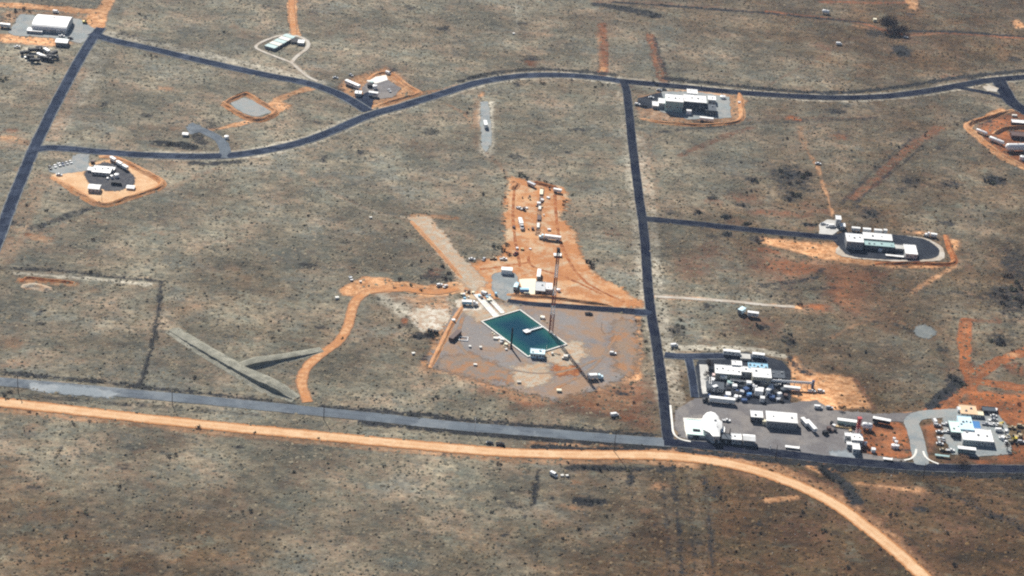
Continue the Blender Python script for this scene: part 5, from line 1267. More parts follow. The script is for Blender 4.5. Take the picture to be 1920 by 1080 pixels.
vehicle('suv', 1195, 197, 0, 'white_paint', 'white car beside the crossroads'); vehicle('pickup', 1208, 200, 0, 'car_black', 'black pickup beside the crossroads'); vehicle('car', 1221, 184, 0, 'white_paint', 'white car on the dark parking patch'); vehicle('car', 1236, 170, 0, 'silver', 'silver car at the back of the dark parking patch'); vehicle('car', 1245, 169, 0, 'car_black', 'black car beside the silver one at the back')
upright_tank('tiny white tank on the spur of dirt right of the bend yard', 1386, 194, 1.1, 1.4)

# ================================================================== TANKS AT THE RIGHT EDGE
lying_tank('slim white tank nearest the corner of the right-edge bank', 1840, 251, 10.5, 1.3, -41)
lying_tank('longer white tank second along the right-edge bank', 1868, 268, 14, 1.6, -41)
lying_tank('big white tank at the right picture edge', 1906, 283, 20, 2.9, 12)
building('shed', 'white-roofed dark shed at the right picture edge', 'shed', 1897, 1930, 238, 7, 5, 'flat', wm='dark_steel', windows=0, doors=1, vents=0)
building('shed', 'maroon shed behind the big white tank', 'shed', 1896, 1930, 262, 6, 8, 'flat', wm='dark_brown', rm='dark_brown', windows=0, doors=1, vents=0)
upright_tank('small white tank beside the big one at the right edge', 1916, 299, 2.0, 2.8)
crate('site_box', 'pale box on the rim of the right-edge bank', 'box', 1902, 218, 4, 2, 1.2, 0, 'white_concrete')

# ================================================================== OVAL YARD
building('main_hall', 'tall white hall with grey front at the head of the oval yard', 'building', 1586, 1617, 468, 14, 15, 'flat', wm='grey_wall', windows=4, doors=1, vents=3, door_w=3.0)
building('long_shed', 'long white-roofed shed along the back of the oval yard', 'shed', 1619, 1672, 454, 5, 9, 'shed', wm='white_wall', windows=6, doors=1, vents=2)
building('long_shed', 'long teal-roofed shed in the middle of the oval yard', 'shed', 1620, 1676, 470, 8, 8, 'flat', wm='slate_roof', rm='teal', windows=5, doors=2, vents=4)
building('shed', 'grey box shed between teal shed and white hall of the oval yard', 'shed', 1678, 1696, 472, 5, 7, 'flat', wm='grey_wall', rm='concrete', windows=2, doors=1, vents=0)
building('shed', 'bright white square hall at the right of the oval yard', 'building', 1697, 1719, 485, 8, 17, 'flat', windows=2, doors=1, vents=0)
flatbed('long white flatbed in front of the oval yard', 1677, 482, 13, 2.4, -2)
upright_tank('small white tank in front of the teal shed', 1650, 471, 1.6, 1.8)
building('water_tower_hut', 'white upright block at the end of the black spur', 'building', 1566, 1575, 426, 14, 7, 'flat', windows=1, doors=1, vents=0)
building('annex', 'low white annex beside the white upright block', 'building', 1575, 1584, 431, 6, 6, 'flat', windows=1, doors=1, vents=0)
for k, (x, y, L_, lb) in enumerate([(1604, 434, 6.2, 'white trailer first from the upright block in the back row'), (1624.5, 436, 5.8, 'white trailer second from the upright block in the back row'), (1645.5, 438, 5.8, 'white trailer third from the upright block in the back row'), (1659, 438, 2.6, 'short white trailer last in the back row')]):
    trailer(lb, x, y, L_, 2.5, 2.0, 0, windows=0, group='row of trailers behind the oval yard')
vehicle('van', 1560, 426, 10, 'white_paint', 'white van on the concrete apron'); vehicle('pickup', 1551, 424, 80, 'white_paint', 'white pickup left of the van on the concrete apron'); vehicle('car', 1543, 421, 20, 'silver', 'silver car at the left of the concrete apron')
trailer('pinkish white truck on the red dirt beyond the oval yard', 1750, 445, 4.5, 2.3, 1.8, 172, m='white_roof', windows=0, tractor='white_paint', name='box_truck', cat='truck')
vehicle('car', 1736, 443, 0, 'car_tan', 'tan car beside the truck beyond the oval yard')
trailer('pale blue end-on trailer in the grass below the thin track', 1390, 588, 5.5, 3.4, 2.6, 55, m='pale_blue', windows=0)
trailer('grey-white trailer beside the pale blue one in the grass', 1411, 594, 7.5, 2.6, 2.4, -6, windows=2)
vehicle('van', 1264, 650, 20, 'white_paint', 'white van by the plant entrance')

# ================================================================== THE PLANT
building('process_hall', 'wide white-roofed hall at the left of the plant', 'building', 1340, 1388, 712, 10, 16, 'flat', wm='beige_wall', windows=6, doors=2, vents=5)
building('process_hall', 'white upper block on the back of the plant', 'building', 1371, 1389, 697, 12, 8, 'flat', windows=2, doors=0, vents=1)
building('process_hall', 'white link block in the middle of the plant', 'building', 1389, 1407, 709, 11, 10, 'flat', windows=1, doors=1, vents=1)
building('process_hall', 'tallest beige block with white roof in the plant', 'building', 1409, 1444, 724, 16, 17, 'flat', wm='beige_wall', windows=5, doors=1, vents=2, door_w=3.0)
building('machine_house', 'sky blue roofed machine house behind the tall plant block', 'building', 1402, 1438, 703, 11, 10, 'flat', wm='slate_roof', rm='sky_blue', windows=3, doors=1, vents=5)
building('machine_house', 'dark slate shed at the right of the plant', 'building', 1446, 1470, 718, 9, 14, 'flat', wm='slate_roof', rm='slate_roof', windows=2, doors=1, vents=3)
trailer('long white trailer with dark side at the back of the plant', 1371, 667, 11, 2.6, 2.6, -2, m='white_roof', windows=4)
trailer('white trailer at the back right corner of the plant', 1421, 672, 8, 2.8, 2.4, -3, windows=2)
crate('concrete_block', 'pale concrete plinth between the two back trailers', 'block', 1397, 672, 6.6, 6.0, 1.6, 0, 'concrete')
building('long_shed', 'slate-roofed white shed at the left of the plant yard', 'shed', 1324, 1356, 735, 7, 10, 'shed', wm='white_wall', rm='slate_roof', windows=5, doors=1, vents=1)
trailer('white semi-trailer with a black tractor in front of the plant', 1353, 756, 16, 2.6, 2.7, 178, windows=0, tractor='car_black', name='semi_truck', cat='truck')
trailer('pinkish white trailer between the plant hall and slate shed', 1356, 712, 4.4, 2.4, 1.8, -5, windows=0)
for k, (x, y, W, Dp, H, m, lb) in enumerate([(1368, 722, 3.4, 3, 2.4, 'teal', 'teal pump unit right of the slate shed'), (1377, 727, 3.0, 3, 2.0, 'white_paint', 'white pump unit in the plant clutter'), (1403, 727, 3.2, 3, 4.4, 'white_paint', 'white upright unit beside the tall plant block'), (1422, 740, 5.0, 3.5, 3.6, 'white_paint', 'white box unit in front of the tall plant block'), (1391, 738, 2.6, 2.6, 2.0, 'silver', 'silver unit in the plant clutter'), (1404, 742, 3.0, 2.4, 1.8, 'deep_blue', 'blue unit in the front plant clutter'), (1382, 741, 3, 3, 2.2, 'dark_steel', 'black unit in the front plant clutter'), (1366, 735, 2.4, 2.4, 3.0, 'dark_steel', 'black upright unit right of the slate shed'), (1395, 753, 3.4, 2.2, 1.6, 'car_blue', 'dark blue skip at the front edge of the plant'), (1460, 751, 3.0, 2.2, 1.4, 'silver', 'silver box at the right front of the plant'), (1339, 706, 2.4, 2.4, 1.6, 'pink_white', 'pinkish box under the bare tree'), (1455, 740, 3.2, 4.0, 2.4, 'dark_steel', 'black unit at the right of the plant yard'), (1447, 748, 3.2, 3.0, 2.0, 'car_blue', 'dark blue box beside the white upright tank')]):
    crate('process_unit', lb, 'machinery', x, y, W, Dp, H, random.uniform(-12, 12), m)
upright_tank('white upright tank in front of the plant', 1439, 742, 1.3, 4.8); upright_tank('silver upright tank in the middle of the plant clutter', 1412, 731, 1.2, 3.0, 'silver'); upright_tank('dark squat tank at the right of the plant yard', 1468, 735, 1.8, 2.4, 'slate_roof'); upright_tank('dark squat tank nearest the white upright tank', 1455, 728, 1.6, 3.0, 'slate_roof')
# raised pipe from the tall block to the purple stack
a0 = G(1444, 724); a1 = G(1521, 729); zt = 4.6
e = empty('pipe_bridge', (a0.x, a0.y, 0), math.degrees(math.atan2(a1.y - a0.y, a1.x - a0.x))); tag(e, 'raised white pipe bridge from the tall plant block to the orange apron', 'pipe')
Lp = (a1 - a0).length
MB().tube((0, 0, zt), (Lp, 0, zt), .55, n=10).build('pipe', 'white_paint', e); MB().box(0, Lp, -.7, .7, zt - .85, zt - .6).build('walkway', 'white_paint', e)
for i in range(6):
    xx = Lp * (i + .6) / 6.2; MB().tube((xx, -.6, 0), (xx, -.3, zt - .8), .12, n=6).tube((xx, .6, 0), (xx, .3, zt - .8), .12, n=6).build('trestle', 'steel', e)
upright_tank('dark blue upright stack at the end of the pipe bridge', 1523, 727, .9, 5.2, 'car_blue')
trailer('long white trailer on the orange apron under the pipe bridge', 1484, 733, 10.5, 2.4, 1.8, -3, windows=0)
vehicle('pickup', 1522, 735, 0, 'white_paint', 'white pickup at the foot of the dark blue stack'); vehicle('suv', 1539, 735, 0, 'white_paint', 'white car right of the dark blue stack')
vehicle('van', 1534, 766, 0, 'white_paint', 'white van left of the pair on the orange apron'); vehicle('suv', 1555, 766, 0, 'silver', 'silver car right of the pair on the orange apron')

for k, (x, y, L_, a_, lb) in enumerate([(1390, 722, 14, -3, 'dark pipe rack crossing the middle of the plant yard'), (1460, 722, 9, 84, 'dark pipe rack at the right end of the plant'), (1330, 722, 8, 86, 'dark pipe rack left of the slate shed')]):
    p = G(x, y); e = empty('pipe_rack', (p.x, p.y, 0), a_); tag(e, lb, 'pipe rack')
    for i in range(4): MB().box(-L_ / 2 + L_ * i / 3 - .12, -L_ / 2 + L_ * i / 3 + .12, -1.2, 1.2, 3.0, 3.2).box(-L_ / 2 + L_ * i / 3 - .1, -L_ / 2 + L_ * i / 3 + .1, -1.2, -1.0, -.1, 3.0).box(-L_ / 2 + L_ * i / 3 - .1, -L_ / 2 + L_ * i / 3 + .1, 1.0, 1.2, -.1, 3.0).build('support', 'dark_steel', e)
    for j, m_ in enumerate(('white_paint', 'dark_steel', 'steel', 'dark_steel')): MB().tube((-L_ / 2 - .5, -.9 + .6 * j, 3.42), (L_ / 2 + .5, -.9 + .6 * j, 3.42), .2, n=8).build('pipe', m_, e)
# ================================================================== LOT IN FRONT OF THE PLANT
building('flat_store', 'cream flat-roofed store with a black hatch near the road corner', 'building', 1288, 1322, 821, 5, 28, 'flat', wm='white_concrete', rm='mint_roof', windows=0, doors=1, vents=0, door_w=4.0, door_m='dark_steel')
crate('equipment_box', 'black hatch box on the cream flat roof', 'box', 1305, 813, 4.4, 1.6, 2.7, 0, 'dark_steel')
def prism_hall():
    H = 5.2
    O = [G(x, y, H) for x, y in [(1316, 788), (1319, 780), (1325, 774), (1333, 772), (1341, 775), (1347, 782), (1350, 789), (1354, 791), (1354, 803), (1350, 806), (1350, 819), (1337, 819), (1331, 812), (1319, 806)]]
    c = sum(O, Vector()) / len(O); e = empty('polygonal_hall', (c.x, c.y, 0)); tag(e, 'big bright white many-sided hall beside the cream store', 'building')
    def ring(k, z): return [((p.x - c.x) * k, (p.y - c.y) * k, z) for p in O]
    n = len(O); side = [(i, (i + 1) % n, n + (i + 1) % n, n + i) for i in range(n)]
    MB().add(ring(.97, -.3) + ring(.97, H), side + [tuple(range(n, 2 * n))]).build('wall', 'white_wall', e)
    MB().add(ring(1.0, H) + ring(1.0, H + .25) + ring(.35, H + 1.5), side + [(i + n, (i + 1) % n + n, 2 * n + (i + 1) % n, 2 * n + i) for i in range(n)] + [tuple(range(2 * n, 3 * n)), tuple(range(n))]).build('roof', 'white_roof', e)
    place('roof_unit', vent_mesh(.8), e, (1.0, 1.0, H + 1.45)); place('roof_unit', vent_mesh(.6), e, (2.0, -5.0, H + .6))
    q = (O[10] + O[11]) / 2 - c; place('door', door_mesh(2.4, 3.0, 'dark_steel'), e, (q.x * .97, q.y * .97, 0))
prism_hall()
building('annex', 'white rectangular annex on the right side of the many-sided hall', 'building', 1351, 1358, 818, 7, 10, 'flat', windows=1, doors=1, vents=0)
vehicle('pickup', 1362, 790, 0, 'white_paint', 'white pickup beside the many-sided white hall'); vehicle('car', 1342, 829, 10, 'white_paint', 'white car at the roadside below the many-sided hall')
building('dark_shed', 'dark low shed between many-sided hall and white cabins', 'shed', 1353, 1369, 831, 7, 10, 'flat', wm='dark_steel', rm='slate_roof', windows=0, doors=1, vents=0)
for x, lb in [(1358, 'left black stack on the dark shed'), (1367, 'right black stack on the dark shed')]:
    pole(lb, x, 822, 19, m='dark_steel', arm=False, r=.35, name='smoke_stack', cat='stack')
building('site_cabin', 'left white cabin of the pair below the many-sided hall', 'cabin', 1371, 1389, 833, 8, 11, 'flat', wm='white_wall', windows=2, doors=1, vents=1)
building('site_cabin', 'right white cabin of the pair below the many-sided hall', 'cabin', 1393, 1414, 836, 10, 12, 'gable', wm='grey_wall', windows=2, doors=1, vents=0)
building('workshop', 'small square white building beside the long white store', 'building', 1407, 1429, 792, 9, 12, 'flat', wm='dark_steel', windows=2, doors=1, vents=1)
building('long_store', 'long white-roofed store in the middle of the gravel lot', 'building', 1436, 1493, 804, 13, 15, 'shed', wm='grey_wall', windows=6, doors=2, vents=2)
crate('site_box', 'tan box between the square building and long store', 'box', 1432, 795, 2.2, 2.4, 2.6, 0, 'cream_roof')
trailer('left of two narrow white trailers right of the long store', 1508, 797, 7.0, 2.5, 2.3, -66, windows=0); trailer('right of two narrow white trailers right of the long store', 1520, 804, 11.0, 2.4, 2.2, -66, windows=0)
flatbed('white flatbed at the edge of the black road', 1485, 841, 8.6, 2.3, -4); pole('short white post at the edge of the black road', 1444, 842, 7, m='white_paint', arm=False, r=.3, name='marker_post', cat='post')
trailer('pale teal trailer left of the red and white tower', 1587, 797, 12.0, 3.0, 2.4, -5, m='teal', rm='white_roof', windows=0)
b_ = G(1581, 802); e = empty('lumber_stack', (b_.x, b_.y, 0), -4); tag(e, 'yellowish stacked lumber in front of the pale teal trailer', 'lumber')
for i in range(4): MB().box(-5 + 2.5 * i + .1, -2.5 + 2.5 * i - .1, -.9, .9, 0, .9 + .15 * (i % 2)).build('bundle', 'lumber', e)
def hoist_tower():
    p = G(1606, 818); s, f, u = S(1606, 818); h = 34 / (s * u)
    e = empty('hoist_tower', (p.x, p.y, 0), 10); tag(e, 'red and pinkish hoist tower behind the white cross-shaped block', 'tower')
    for a, c, m in ((0, .45, 'pink_white'), (.45, 1.0, 'red')):
        b = MB(); z0, z1 = a * h, c * h; w = .9
        cs = [(-w, -w), (w, -w), (w, w), (-w, w)]
        for cx, cy in cs: b.tube((cx, cy, z0), (cx, cy, z1), .16, n=6)
        n = 4
        for i in range(n):
            za, zb = z0 + (z1 - z0) * i / n, z0 + (z1 - z0) * (i + 1) / n
            for k in range(4): b.tube((*cs[k], za), (*cs[(k + 1) % 4], zb), .1, n=5); b.tube((*cs[k], zb), (*cs[(k + 1) % 4], zb), .1, n=5)
        b.box(-.6, .6, -.6, .6, z0 + .1, z1 - .1)
        b.build('section', m, e)
    MB().box(-1.3, 1.3, -1.3, 1.3, h, h + .5).build('cap', 'red', e); MB().box(-1.5, 1.5, -1.5, 1.5, -.2, .4).build('base', 'concrete', e)
hoist_tower()
lying_tank('fat white tank right of the red and white tower', 1625, 805, 7.0, 2.0, -8)
trailer('long dark flat-sided trailer behind the rust-red lot', 1652, 794, 11, 2.8, 2.2, -12, m='dark_steel', rm='white_roof', windows=0)
building('cross_block', 'white central block of the cross-shaped station', 'building', 1595, 1616, 838, 12, 12, 'flat', windows=2, doors=1, vents=2)
building('annex', 'upper left wing of the cross-shaped white station', 'building', 1583, 1595, 829, 11, 6, 'flat', windows=1, doors=0, vents=0)
building('annex', 'lower left wing of the cross-shaped white station', 'building', 1587, 1595, 842, 8, 5, 'flat', windows=1, doors=0, vents=0)
building('annex', 'front wing of the cross-shaped white station', 'building', 1598, 1611, 852, 9, 11, 'flat', windows=1, doors=1, vents=0)
crate('equipment_box', 'white box right of the cross-shaped station', 'box', 1622, 834, 1.9, 1.9, 1.8, 0, 'white_paint'); crate('equipment_box', 'white box alone on the gravel right of the station', 'box', 1637, 847, 2.4, 2.6, 2.2, 0, 'white_paint')
for x, y, r, lb in [(1676, 826, .9, 'smallest white tank on the rust-red lot'), (1680, 832, 1.0, 'middle white tank on the rust-red lot'), (1675, 839, 1.5, 'widest white tank on the rust-red lot'), (1682, 840, 1.1, 'white tank beside the widest on the rust-red lot')]: upright_tank(lb, x, y, r, 1.9)
flatbed('small white flatbed by the mouth of the gravel lane', 1664, 863, 5.6, 2.2, -3)
for P, lb in (([(1718, 842), (1716, 852), (1708, 860), (1695, 863)], 'pale curved kerb left of the gravel lane mouth'), ([(1731, 846), (1735, 856), (1745, 864), (1760, 870)], 'pale curved kerb right of the gravel lane mouth'), ([(1257, 760), (1260, 790), (1263, 812), (1275, 823), (1295, 828)], 'white kerb along the corner of the long road')):
    ribbon('kerb', P, .9, .16, 'white_concrete', lb, .05, 1.5)

# ================================================================== BLUE-ROOFED COMPLEX
building('visitor_hall', 'long white front hall of the blue-roofed complex', 'building', 1804, 1861, 836, 9, 22, 'flat', windows=8, doors=2, vents=3)
building('visitor_hall', 'pale blue middle hall of the blue-roofed complex', 'building', 1799, 1824, 817, 11, 24, 'flat', wm='pale_blue', rm='pale_blue', windows=2, doors=0, vents=4)
building('visitor_hall', 'mint-roofed left wing of the blue-roofed complex', 'building', 1782, 1803, 820, 9, 20, 'flat', wm='slate_roof', rm='mint_roof', windows=3, doors=1, vents=2)
building('visitor_hall', 'strong blue sloping roof at the heart of the complex', 'building', 1825, 1838, 817, 7, 16, 'shed', wm='deep_blue', rm='deep_blue', windows=0, doors=0, vents=0)
building('canopy_store', 'tan and yellow roofed store behind the blue-roofed complex', 'building', 1801, 1832, 782, 5, 16, 'flat', wm='white_wall', rm='tan_roof', windows=3, doors=1, vents=2)
building('annex', 'small cream annex at the corner of the tan-roofed store', 'building', 1832, 1843, 784, 5, 7, 'flat', rm='cream_roof', windows=1, doors=1, vents=0)
building('dark_shed', 'dark shed with white edge behind the car rows', 'shed', 1842, 1866, 776, 5, 7, 'flat', wm='dark_steel', rm='slate_roof', windows=0, doors=1, vents=0)
trailer('white coach-like trailer in front of the blue-roofed complex', 1811, 850, 11, 3.2, 2.6, -3, m='teal', rm='white_roof', windows=6, name='office_trailer')
flatbed('long grey-teal flatbed at the corner of the gravel lane', 1766, 857, 8.6, 1.9, -4, 'teal')
cars = [(1752, 792, 100, 'white_paint', 'van', 'white van at the back of the left car cluster'), (1757, 799, 0, 'silver', 'suv', 'silver car second from the back of the left cluster'), (1761, 811, 0, 'white_paint', 'car', 'white car in front of the silver one at the left cluster'), (1776, 811, 0, 'white_paint', 'pickup', 'white pickup tight beside the mint wing'), (1760, 824, 95, 'white_paint', 'car', 'white car left of the end-on pair in the left cluster'), (1768, 825, 95, 'silver', 'car', 'silver car right of the end-on pair in the left cluster'), (1762, 833, 0, 'white_paint', 'car', 'white car below the end-on pair'), (1768, 845, 0, 'car_tan', 'car', 'tan car at the front left of the coach-like trailer'), (1782, 846, 0, 'white_paint', 'pickup', 'white pickup hard by the coach-like trailer'), (1773, 797, 0, 'white_paint', 'pickup', 'white pickup at the back of the mint wing'),
        (1863, 781, 0, 'white_paint', 'car', 'white car at the top of the right car row'), (1864, 788, 0, 'silver', 'car', 'silver car second down the right car row'), (1855, 791, 90, 'white_paint', 'car', 'white car end-on beside the right car row'), (1862, 798, 0, 'white_paint', 'pickup', 'white pickup third down the right car row'), (1872, 798, 10, 'white_paint', 'car', 'white car beside the third pickup in the right row'), (1873, 809, 0, 'white_paint', 'van', 'large white van in the middle of the right row'), (1886, 810, 80, 'white_paint', 'suv', 'white car behind the large white van'), (1880, 822, 5, 'white_paint', 'pickup', 'white pickup below the large white van'), (1890, 819, 90, 'silver', 'car', 'silver car left of the yellow excavator'), (1885, 830, 90, 'white_paint', 'car', 'white car lowest in the right row'), (1914, 830, 0, 'silver', 'suv', 'silver car right of the yellow excavator'), (1848, 796, 0, 'silver', 'pickup', 'silver pickup nearest the blue sloping roof'), (1897, 803, 0, 'car_tan', 'pickup', 'tan pickup above the yellow excavator'), (1913, 800, 0, 'car_tan', 'suv', 'tan car at the right edge above the excavator'), (1797, 770, 90, 'white_paint', 'van', 'white van at the left end of the tan-roofed store'), (1867, 771, 80, 'white_paint', 'suv', 'white car at the end of the dark shed')]
for x, y, a, c, kd, lb in cars: vehicle(kd, x, y, a, c, lb, group='cars parked round the blue-roofed complex')

rc = random.Random(21)
for x0, x1, y0, y1, n_c, cols, lb, grp in [(1324, 1408, 714, 750, 22, ('white_paint', 'dark_steel', 'steel', 'car_blue'), 'small machine part in the plant yard clutter', 'plant yard clutter'), (1412, 1476, 724, 754, 20, ('dark_steel', 'car_blue', 'white_paint', 'dark_brown'), 'small machine part right of the plant clutter', 'clutter at the right of the plant yard'),
        (1560, 1632, 796, 812, 10, ('dark_brown', 'dark_steel', 'lumber', 'white_paint'), 'small crate round the red and white tower', 'crates round the hoist tower'), (1870, 1916, 784, 835, 10, ('dark_steel', 'car_tan', 'white_paint', 'yellow'), 'small crate among the cars at the right', 'crates among the right-hand cars'),
        (862, 930, 546, 566, 16, ('white_paint', 'cream_roof', 'dark_brown', 'sky_blue'), 'small supply box near the blue pump truck', 'supplies near the pump truck'), (960, 1050, 352, 470, 22, ('white_paint', 'dark_brown', 'lumber'), 'small drilling crate on the orange dirt', 'crates in the drilling yard'), (925, 952, 628, 656, 9, ('white_concrete', 'cream_roof', 'white_paint'), 'small pale supply block along the left pool rim', 'supply blocks along the pool'), (1012, 1072, 600, 676, 7, ('white_concrete', 'cream_roof'), 'small pale supply block at the right of the pool', 'supply blocks right of the pool'), (1545, 1570, 790, 815, 5, ('dark_brown', 'dark_steel'), 'small dark crate left of the teal trailer', 'dark crates left of the teal trailer')]:
    for i in range(n_c):
        w_ = rc.uniform(1.3, 3.6) if 'machine part' in lb else rc.uniform(.8, 2.4); xx = rc.uniform(x0, x1); yy = rc.uniform(y0, y1)
        if lb.startswith('small pale supply block along'): xx = 925 + 27 * i / n_c + rc.uniform(-3, 3); yy = 626 + 30 * i / n_c + rc.uniform(-2, 4)
        if lb.startswith('small pale supply block at'): xx = rc.choice((1018, 1040, 1060)) + rc.uniform(-8, 8); yy = 600 + rc.uniform(-3, 6) if xx < 1030 else 666 + rc.uniform(-3, 8)
        c_ = rc.choice(cols); z_ = 'small' if w_ < 1.5 else 'middling' if w_ < 2.3 else 'large'
        lb_ = lb.replace('small dark', z_ + ' dark').replace('small', z_, 1) if 'dark' in lb or 'pale' in lb else lb.replace('small', z_ + ' ' + {'white_paint': 'white', 'dark_steel': 'black', 'steel': 'grey', 'car_blue': 'dark blue', 'dark_brown': 'rusty', 'lumber': 'yellowish', 'car_tan': 'tan', 'yellow': 'yellow', 'cream_roof': 'cream', 'sky_blue': 'blue'}.get(c_, 'pale'), 1)
        crate('supply_crate', lb_, 'crate', xx, yy, w_, w_ * rc.uniform(.6, 1.3), w_ * rc.uniform(.4, 1.1), rc.uniform(0, 90), c_, group=grp)
# ================================================================== SCATTERED THINGS
lying_tank('white tank alone beside the brown track at the top', 1548, 26, 7.0, 1.6, -12)
vehicle('van', 1573, 84, 0, 'white_paint', 'white van alone in the grass near the top right')
vehicle('van', 1038, 892, -40, 'white_paint', 'white van in the grass just below the orange dirt road')
vehicle('pickup', 938, 834, -5, 'car_black', 'black pickup parked between the grey and orange roads'); vehicle('car', 918, 832, -5, 'car_black', 'black car left of the pickup between the two roads')
vehicle('car', 1534, 308, 0, 'white_paint', 'white car beside the thin red track'); vehicle('car', 1698, 71, 0, 'white_paint', 'white car by the track bend at the top right')
crate('site_box', 'white box on the grass near the dead tree', 'box', 1640, 40, 3.2, 3.0, 2.4, 0, 'cream_roof')
for x, y, w, lb in [(632, 560, 2.4, 'white block in the grass left of the red bare patch'), (775, 664, 2.0, 'white block in the grass left of the pool yard bank'), (695, 409, 1.8, 'white block alone in the grass left of the scraped strip'), (676, 529, 1.6, 'pale block at the top of the red bare patch'), (1054, 893, 1.8, 'left pale block near the van below the orange road'), (1063, 893, 1.6, 'right pale block near the van below the orange road'), (963, 64, 2.0, 'pale block alone in the grass at the top')]:
    crate('concrete_block', lb, 'block', x, y, w, w * .8, w * .5, 20, 'white_concrete')
for k, (x, yb, hp, m) in enumerate([(34, 735, 31, 'wood_pole'), (323, 759, 29, 'wood_pole'), (607, 786, 29, 'wood_pole'), (890, 811, 28, 'mast_white'), (1151, 846, 41, 'wood_pole'), (1454, 860, 26, 'wood_pole'), (1731, 895, 26, 'wood_pole')]):
    pole(['dark utility pole farthest left on the grey road', 'dark utility pole second from the left on the grey road', 'dark utility pole near the foot of the winding track', 'pale utility pole in the middle of the grey road', 'tall dark utility pole left of the road corner', 'dark utility pole in front of the long white store', 'dark utility pole opposite the gravel lane mouth'][k], x, yb, hp, 'utility poles along the road', m, True, .26)
# paddock fence
def fence(label, px, step=6.0):
    P = catmull([G(*q) for q in px], step)
    e = empty('wire_fence', (P[0].x, P[0].y, 0)); tag(e, label, 'fence')
    pm = cached('fpost', lambda: MB().tube((0, 0, -.3), (0, 0, 1.5), .10, .08, 6).mesh('post', 'wood_pole'))
    b = MB()
    for i, q in enumerate(P):
        place('post', pm, e, (q.x - P[0].x, q.y - P[0].y, 0))
        if i:
            a = P[i - 1] - P[0]; c = q - P[0]
            for z in (.5, .9, 1.3): b.tube((a.x, a.y, z), (c.x, c.y, z), .03, n=4)
    b.build('wire', 'dark_steel', e)
fence('wire fence along the top of the lower left paddock', [(-20, 502), (110, 508), (220, 519), (298, 528)])
fence('wire fence down the right side of the lower left paddock', [(302, 531), (290, 620), (275, 680), (263, 720)])
fence('wire fence along the far side of the grey road', [(-10, 700), (150, 713), (262, 725)])

# ================================================================== TREES AND SHRUBS
def leaf_mat(name, c1, c2, sc=0.9):
    m = bpy.data.materials.new(name); m.use_nodes = True; N = m.node_tree.nodes; L = m.node_tree.links
    b = N["Principled BSDF"]; b.inputs["Roughness"].default_value = .9; b.inputs["Specular IOR Level"].default_value = .15
    g = N.new("ShaderNodeNewGeometry"); n = N.new("ShaderNodeTexNoise"); n.inputs["Scale"].default_value = sc; n.inputs["Detail"].default_value = 3
    L.new(g.outputs["Position"], n.inputs["Vector"])
    r = N.new("ShaderNodeMapRange"); r.inputs[1].default_value = .35; r.inputs[2].default_value = .65; L.new(n.outputs[0], r.inputs[0])
    x = N.new("ShaderNodeMix"); x.data_type = 'RGBA'; x.inputs[6].default_value = (*c1, 1); x.inputs[7].default_value = (*c2, 1)
    L.new(r.outputs[0], x.inputs[0]); L.new(x.outputs[2], b.inputs["Base Color"]); MATS[name] = m
leaf_mat('leaf_dark', (0.018, 0.020, 0.020), (0.040, 0.042, 0.036)); leaf_mat('leaf_brown', (0.026, 0.017, 0.015), (0.052, 0.032, 0.025)); leaf_mat('leaf_dry', (0.22, 0.12, 0.065), (0.32, 0.19, 0.11)); leaf_mat('leaf_olive', (0.06, 0.068, 0.045), (0.11, 0.11, 0.07))
def leaves(rx, rz, n, size, seed, lobes=5, z0=0.0):
    r = random.Random(seed); b = MB()
    cs = [(r.uniform(-.55, .55) * rx, r.uniform(-.55, .55) * rx, r.uniform(.35, .75) * rz, r.uniform(.35, .6)) for _ in range(lobes)]
    for i in range(n):
        cx, cy, cz, q = r.choice(cs)
        while True:
            u = Vector((r.uniform(-1, 1), r.uniform(-1, 1), r.uniform(-1, 1)))
            if .2 < u.length < 1: break
        p = Vector((cx + u.x * rx * q, cy + u.y * rx * q, z0 + max(.08, cz + u.z * rz * q * .8)))
        d1 = Vector((r.uniform(-1, 1), r.uniform(-1, 1), r.uniform(-.6, .6))).normalized() * size * r.uniform(.6, 1.3)
        d2 = Vector((r.uniform(-1, 1), r.uniform(-1, 1), r.uniform(-.6, 1))).normalized() * size * r.uniform(.5, 1.1)
        b.add([p - d1 * .5, p + d2 * .5, p + d1 * .5, p - d2 * .4], [(0, 1, 2, 3)])
    return b
def tree(name, label, x, y, rx, h, mleaf, mbark, n, size, seed, bare=False):
    p = G(x, y); e = empty(name, (p.x, p.y, -.1)); tag(e, label, 'tree'); r = random.Random(seed)
    b = MB(); b.tube((0, 0, 0), (0, 0, h * .45), h * .045, h * .03, 7)
    for i in range(9 if bare else 6):
        a = r.uniform(0, 6.28); z = h * r.uniform(.2, .45); q = Vector((math.cos(a) * rx * .8, math.sin(a) * rx * .8, h * r.uniform(.6, .95)))
        b.tube((0, 0, z), q, h * .022, h * .008, 5)
        for j in range(3):
            t = r.uniform(.5, .9); s0 = Vector((0, 0, z)).lerp(q, t); b.tube(s0, s0 + Vector((r.uniform(-1, 1), r.uniform(-1, 1), r.uniform(.2, 1))) * rx * .45, h * .009, h * .004, 4)
    b.build('trunk', mbark, e)
    leaves(rx, h * .75, n, size, seed, 9, h * .2).build('crown', mleaf, e)
    return e
tree('bare_tree', 'dark bare tree at the left back corner of the plant', 1331, 690, 3.6, 6.0, 'leaf_brown', 'bark', 420, .7, 1, True)
tree('bare_tree', 'lower dark brown tree beside the concrete lane of the plant', 1325, 706, 3.0, 3.6, 'leaf_brown', 'bark', 300, .6, 2, True)
tree('dead_tree', 'large dark tree by the brown track at the top', 1664, 56, 12.0, 12.0, 'leaf_brown', 'bark', 2200, 1.1, 3)
tree('dead_tree', 'lower dark tree spreading right of the large one at the top', 1686, 63, 9.0, 7.0, 'leaf_brown', 'bark', 1300, 1.0, 4)
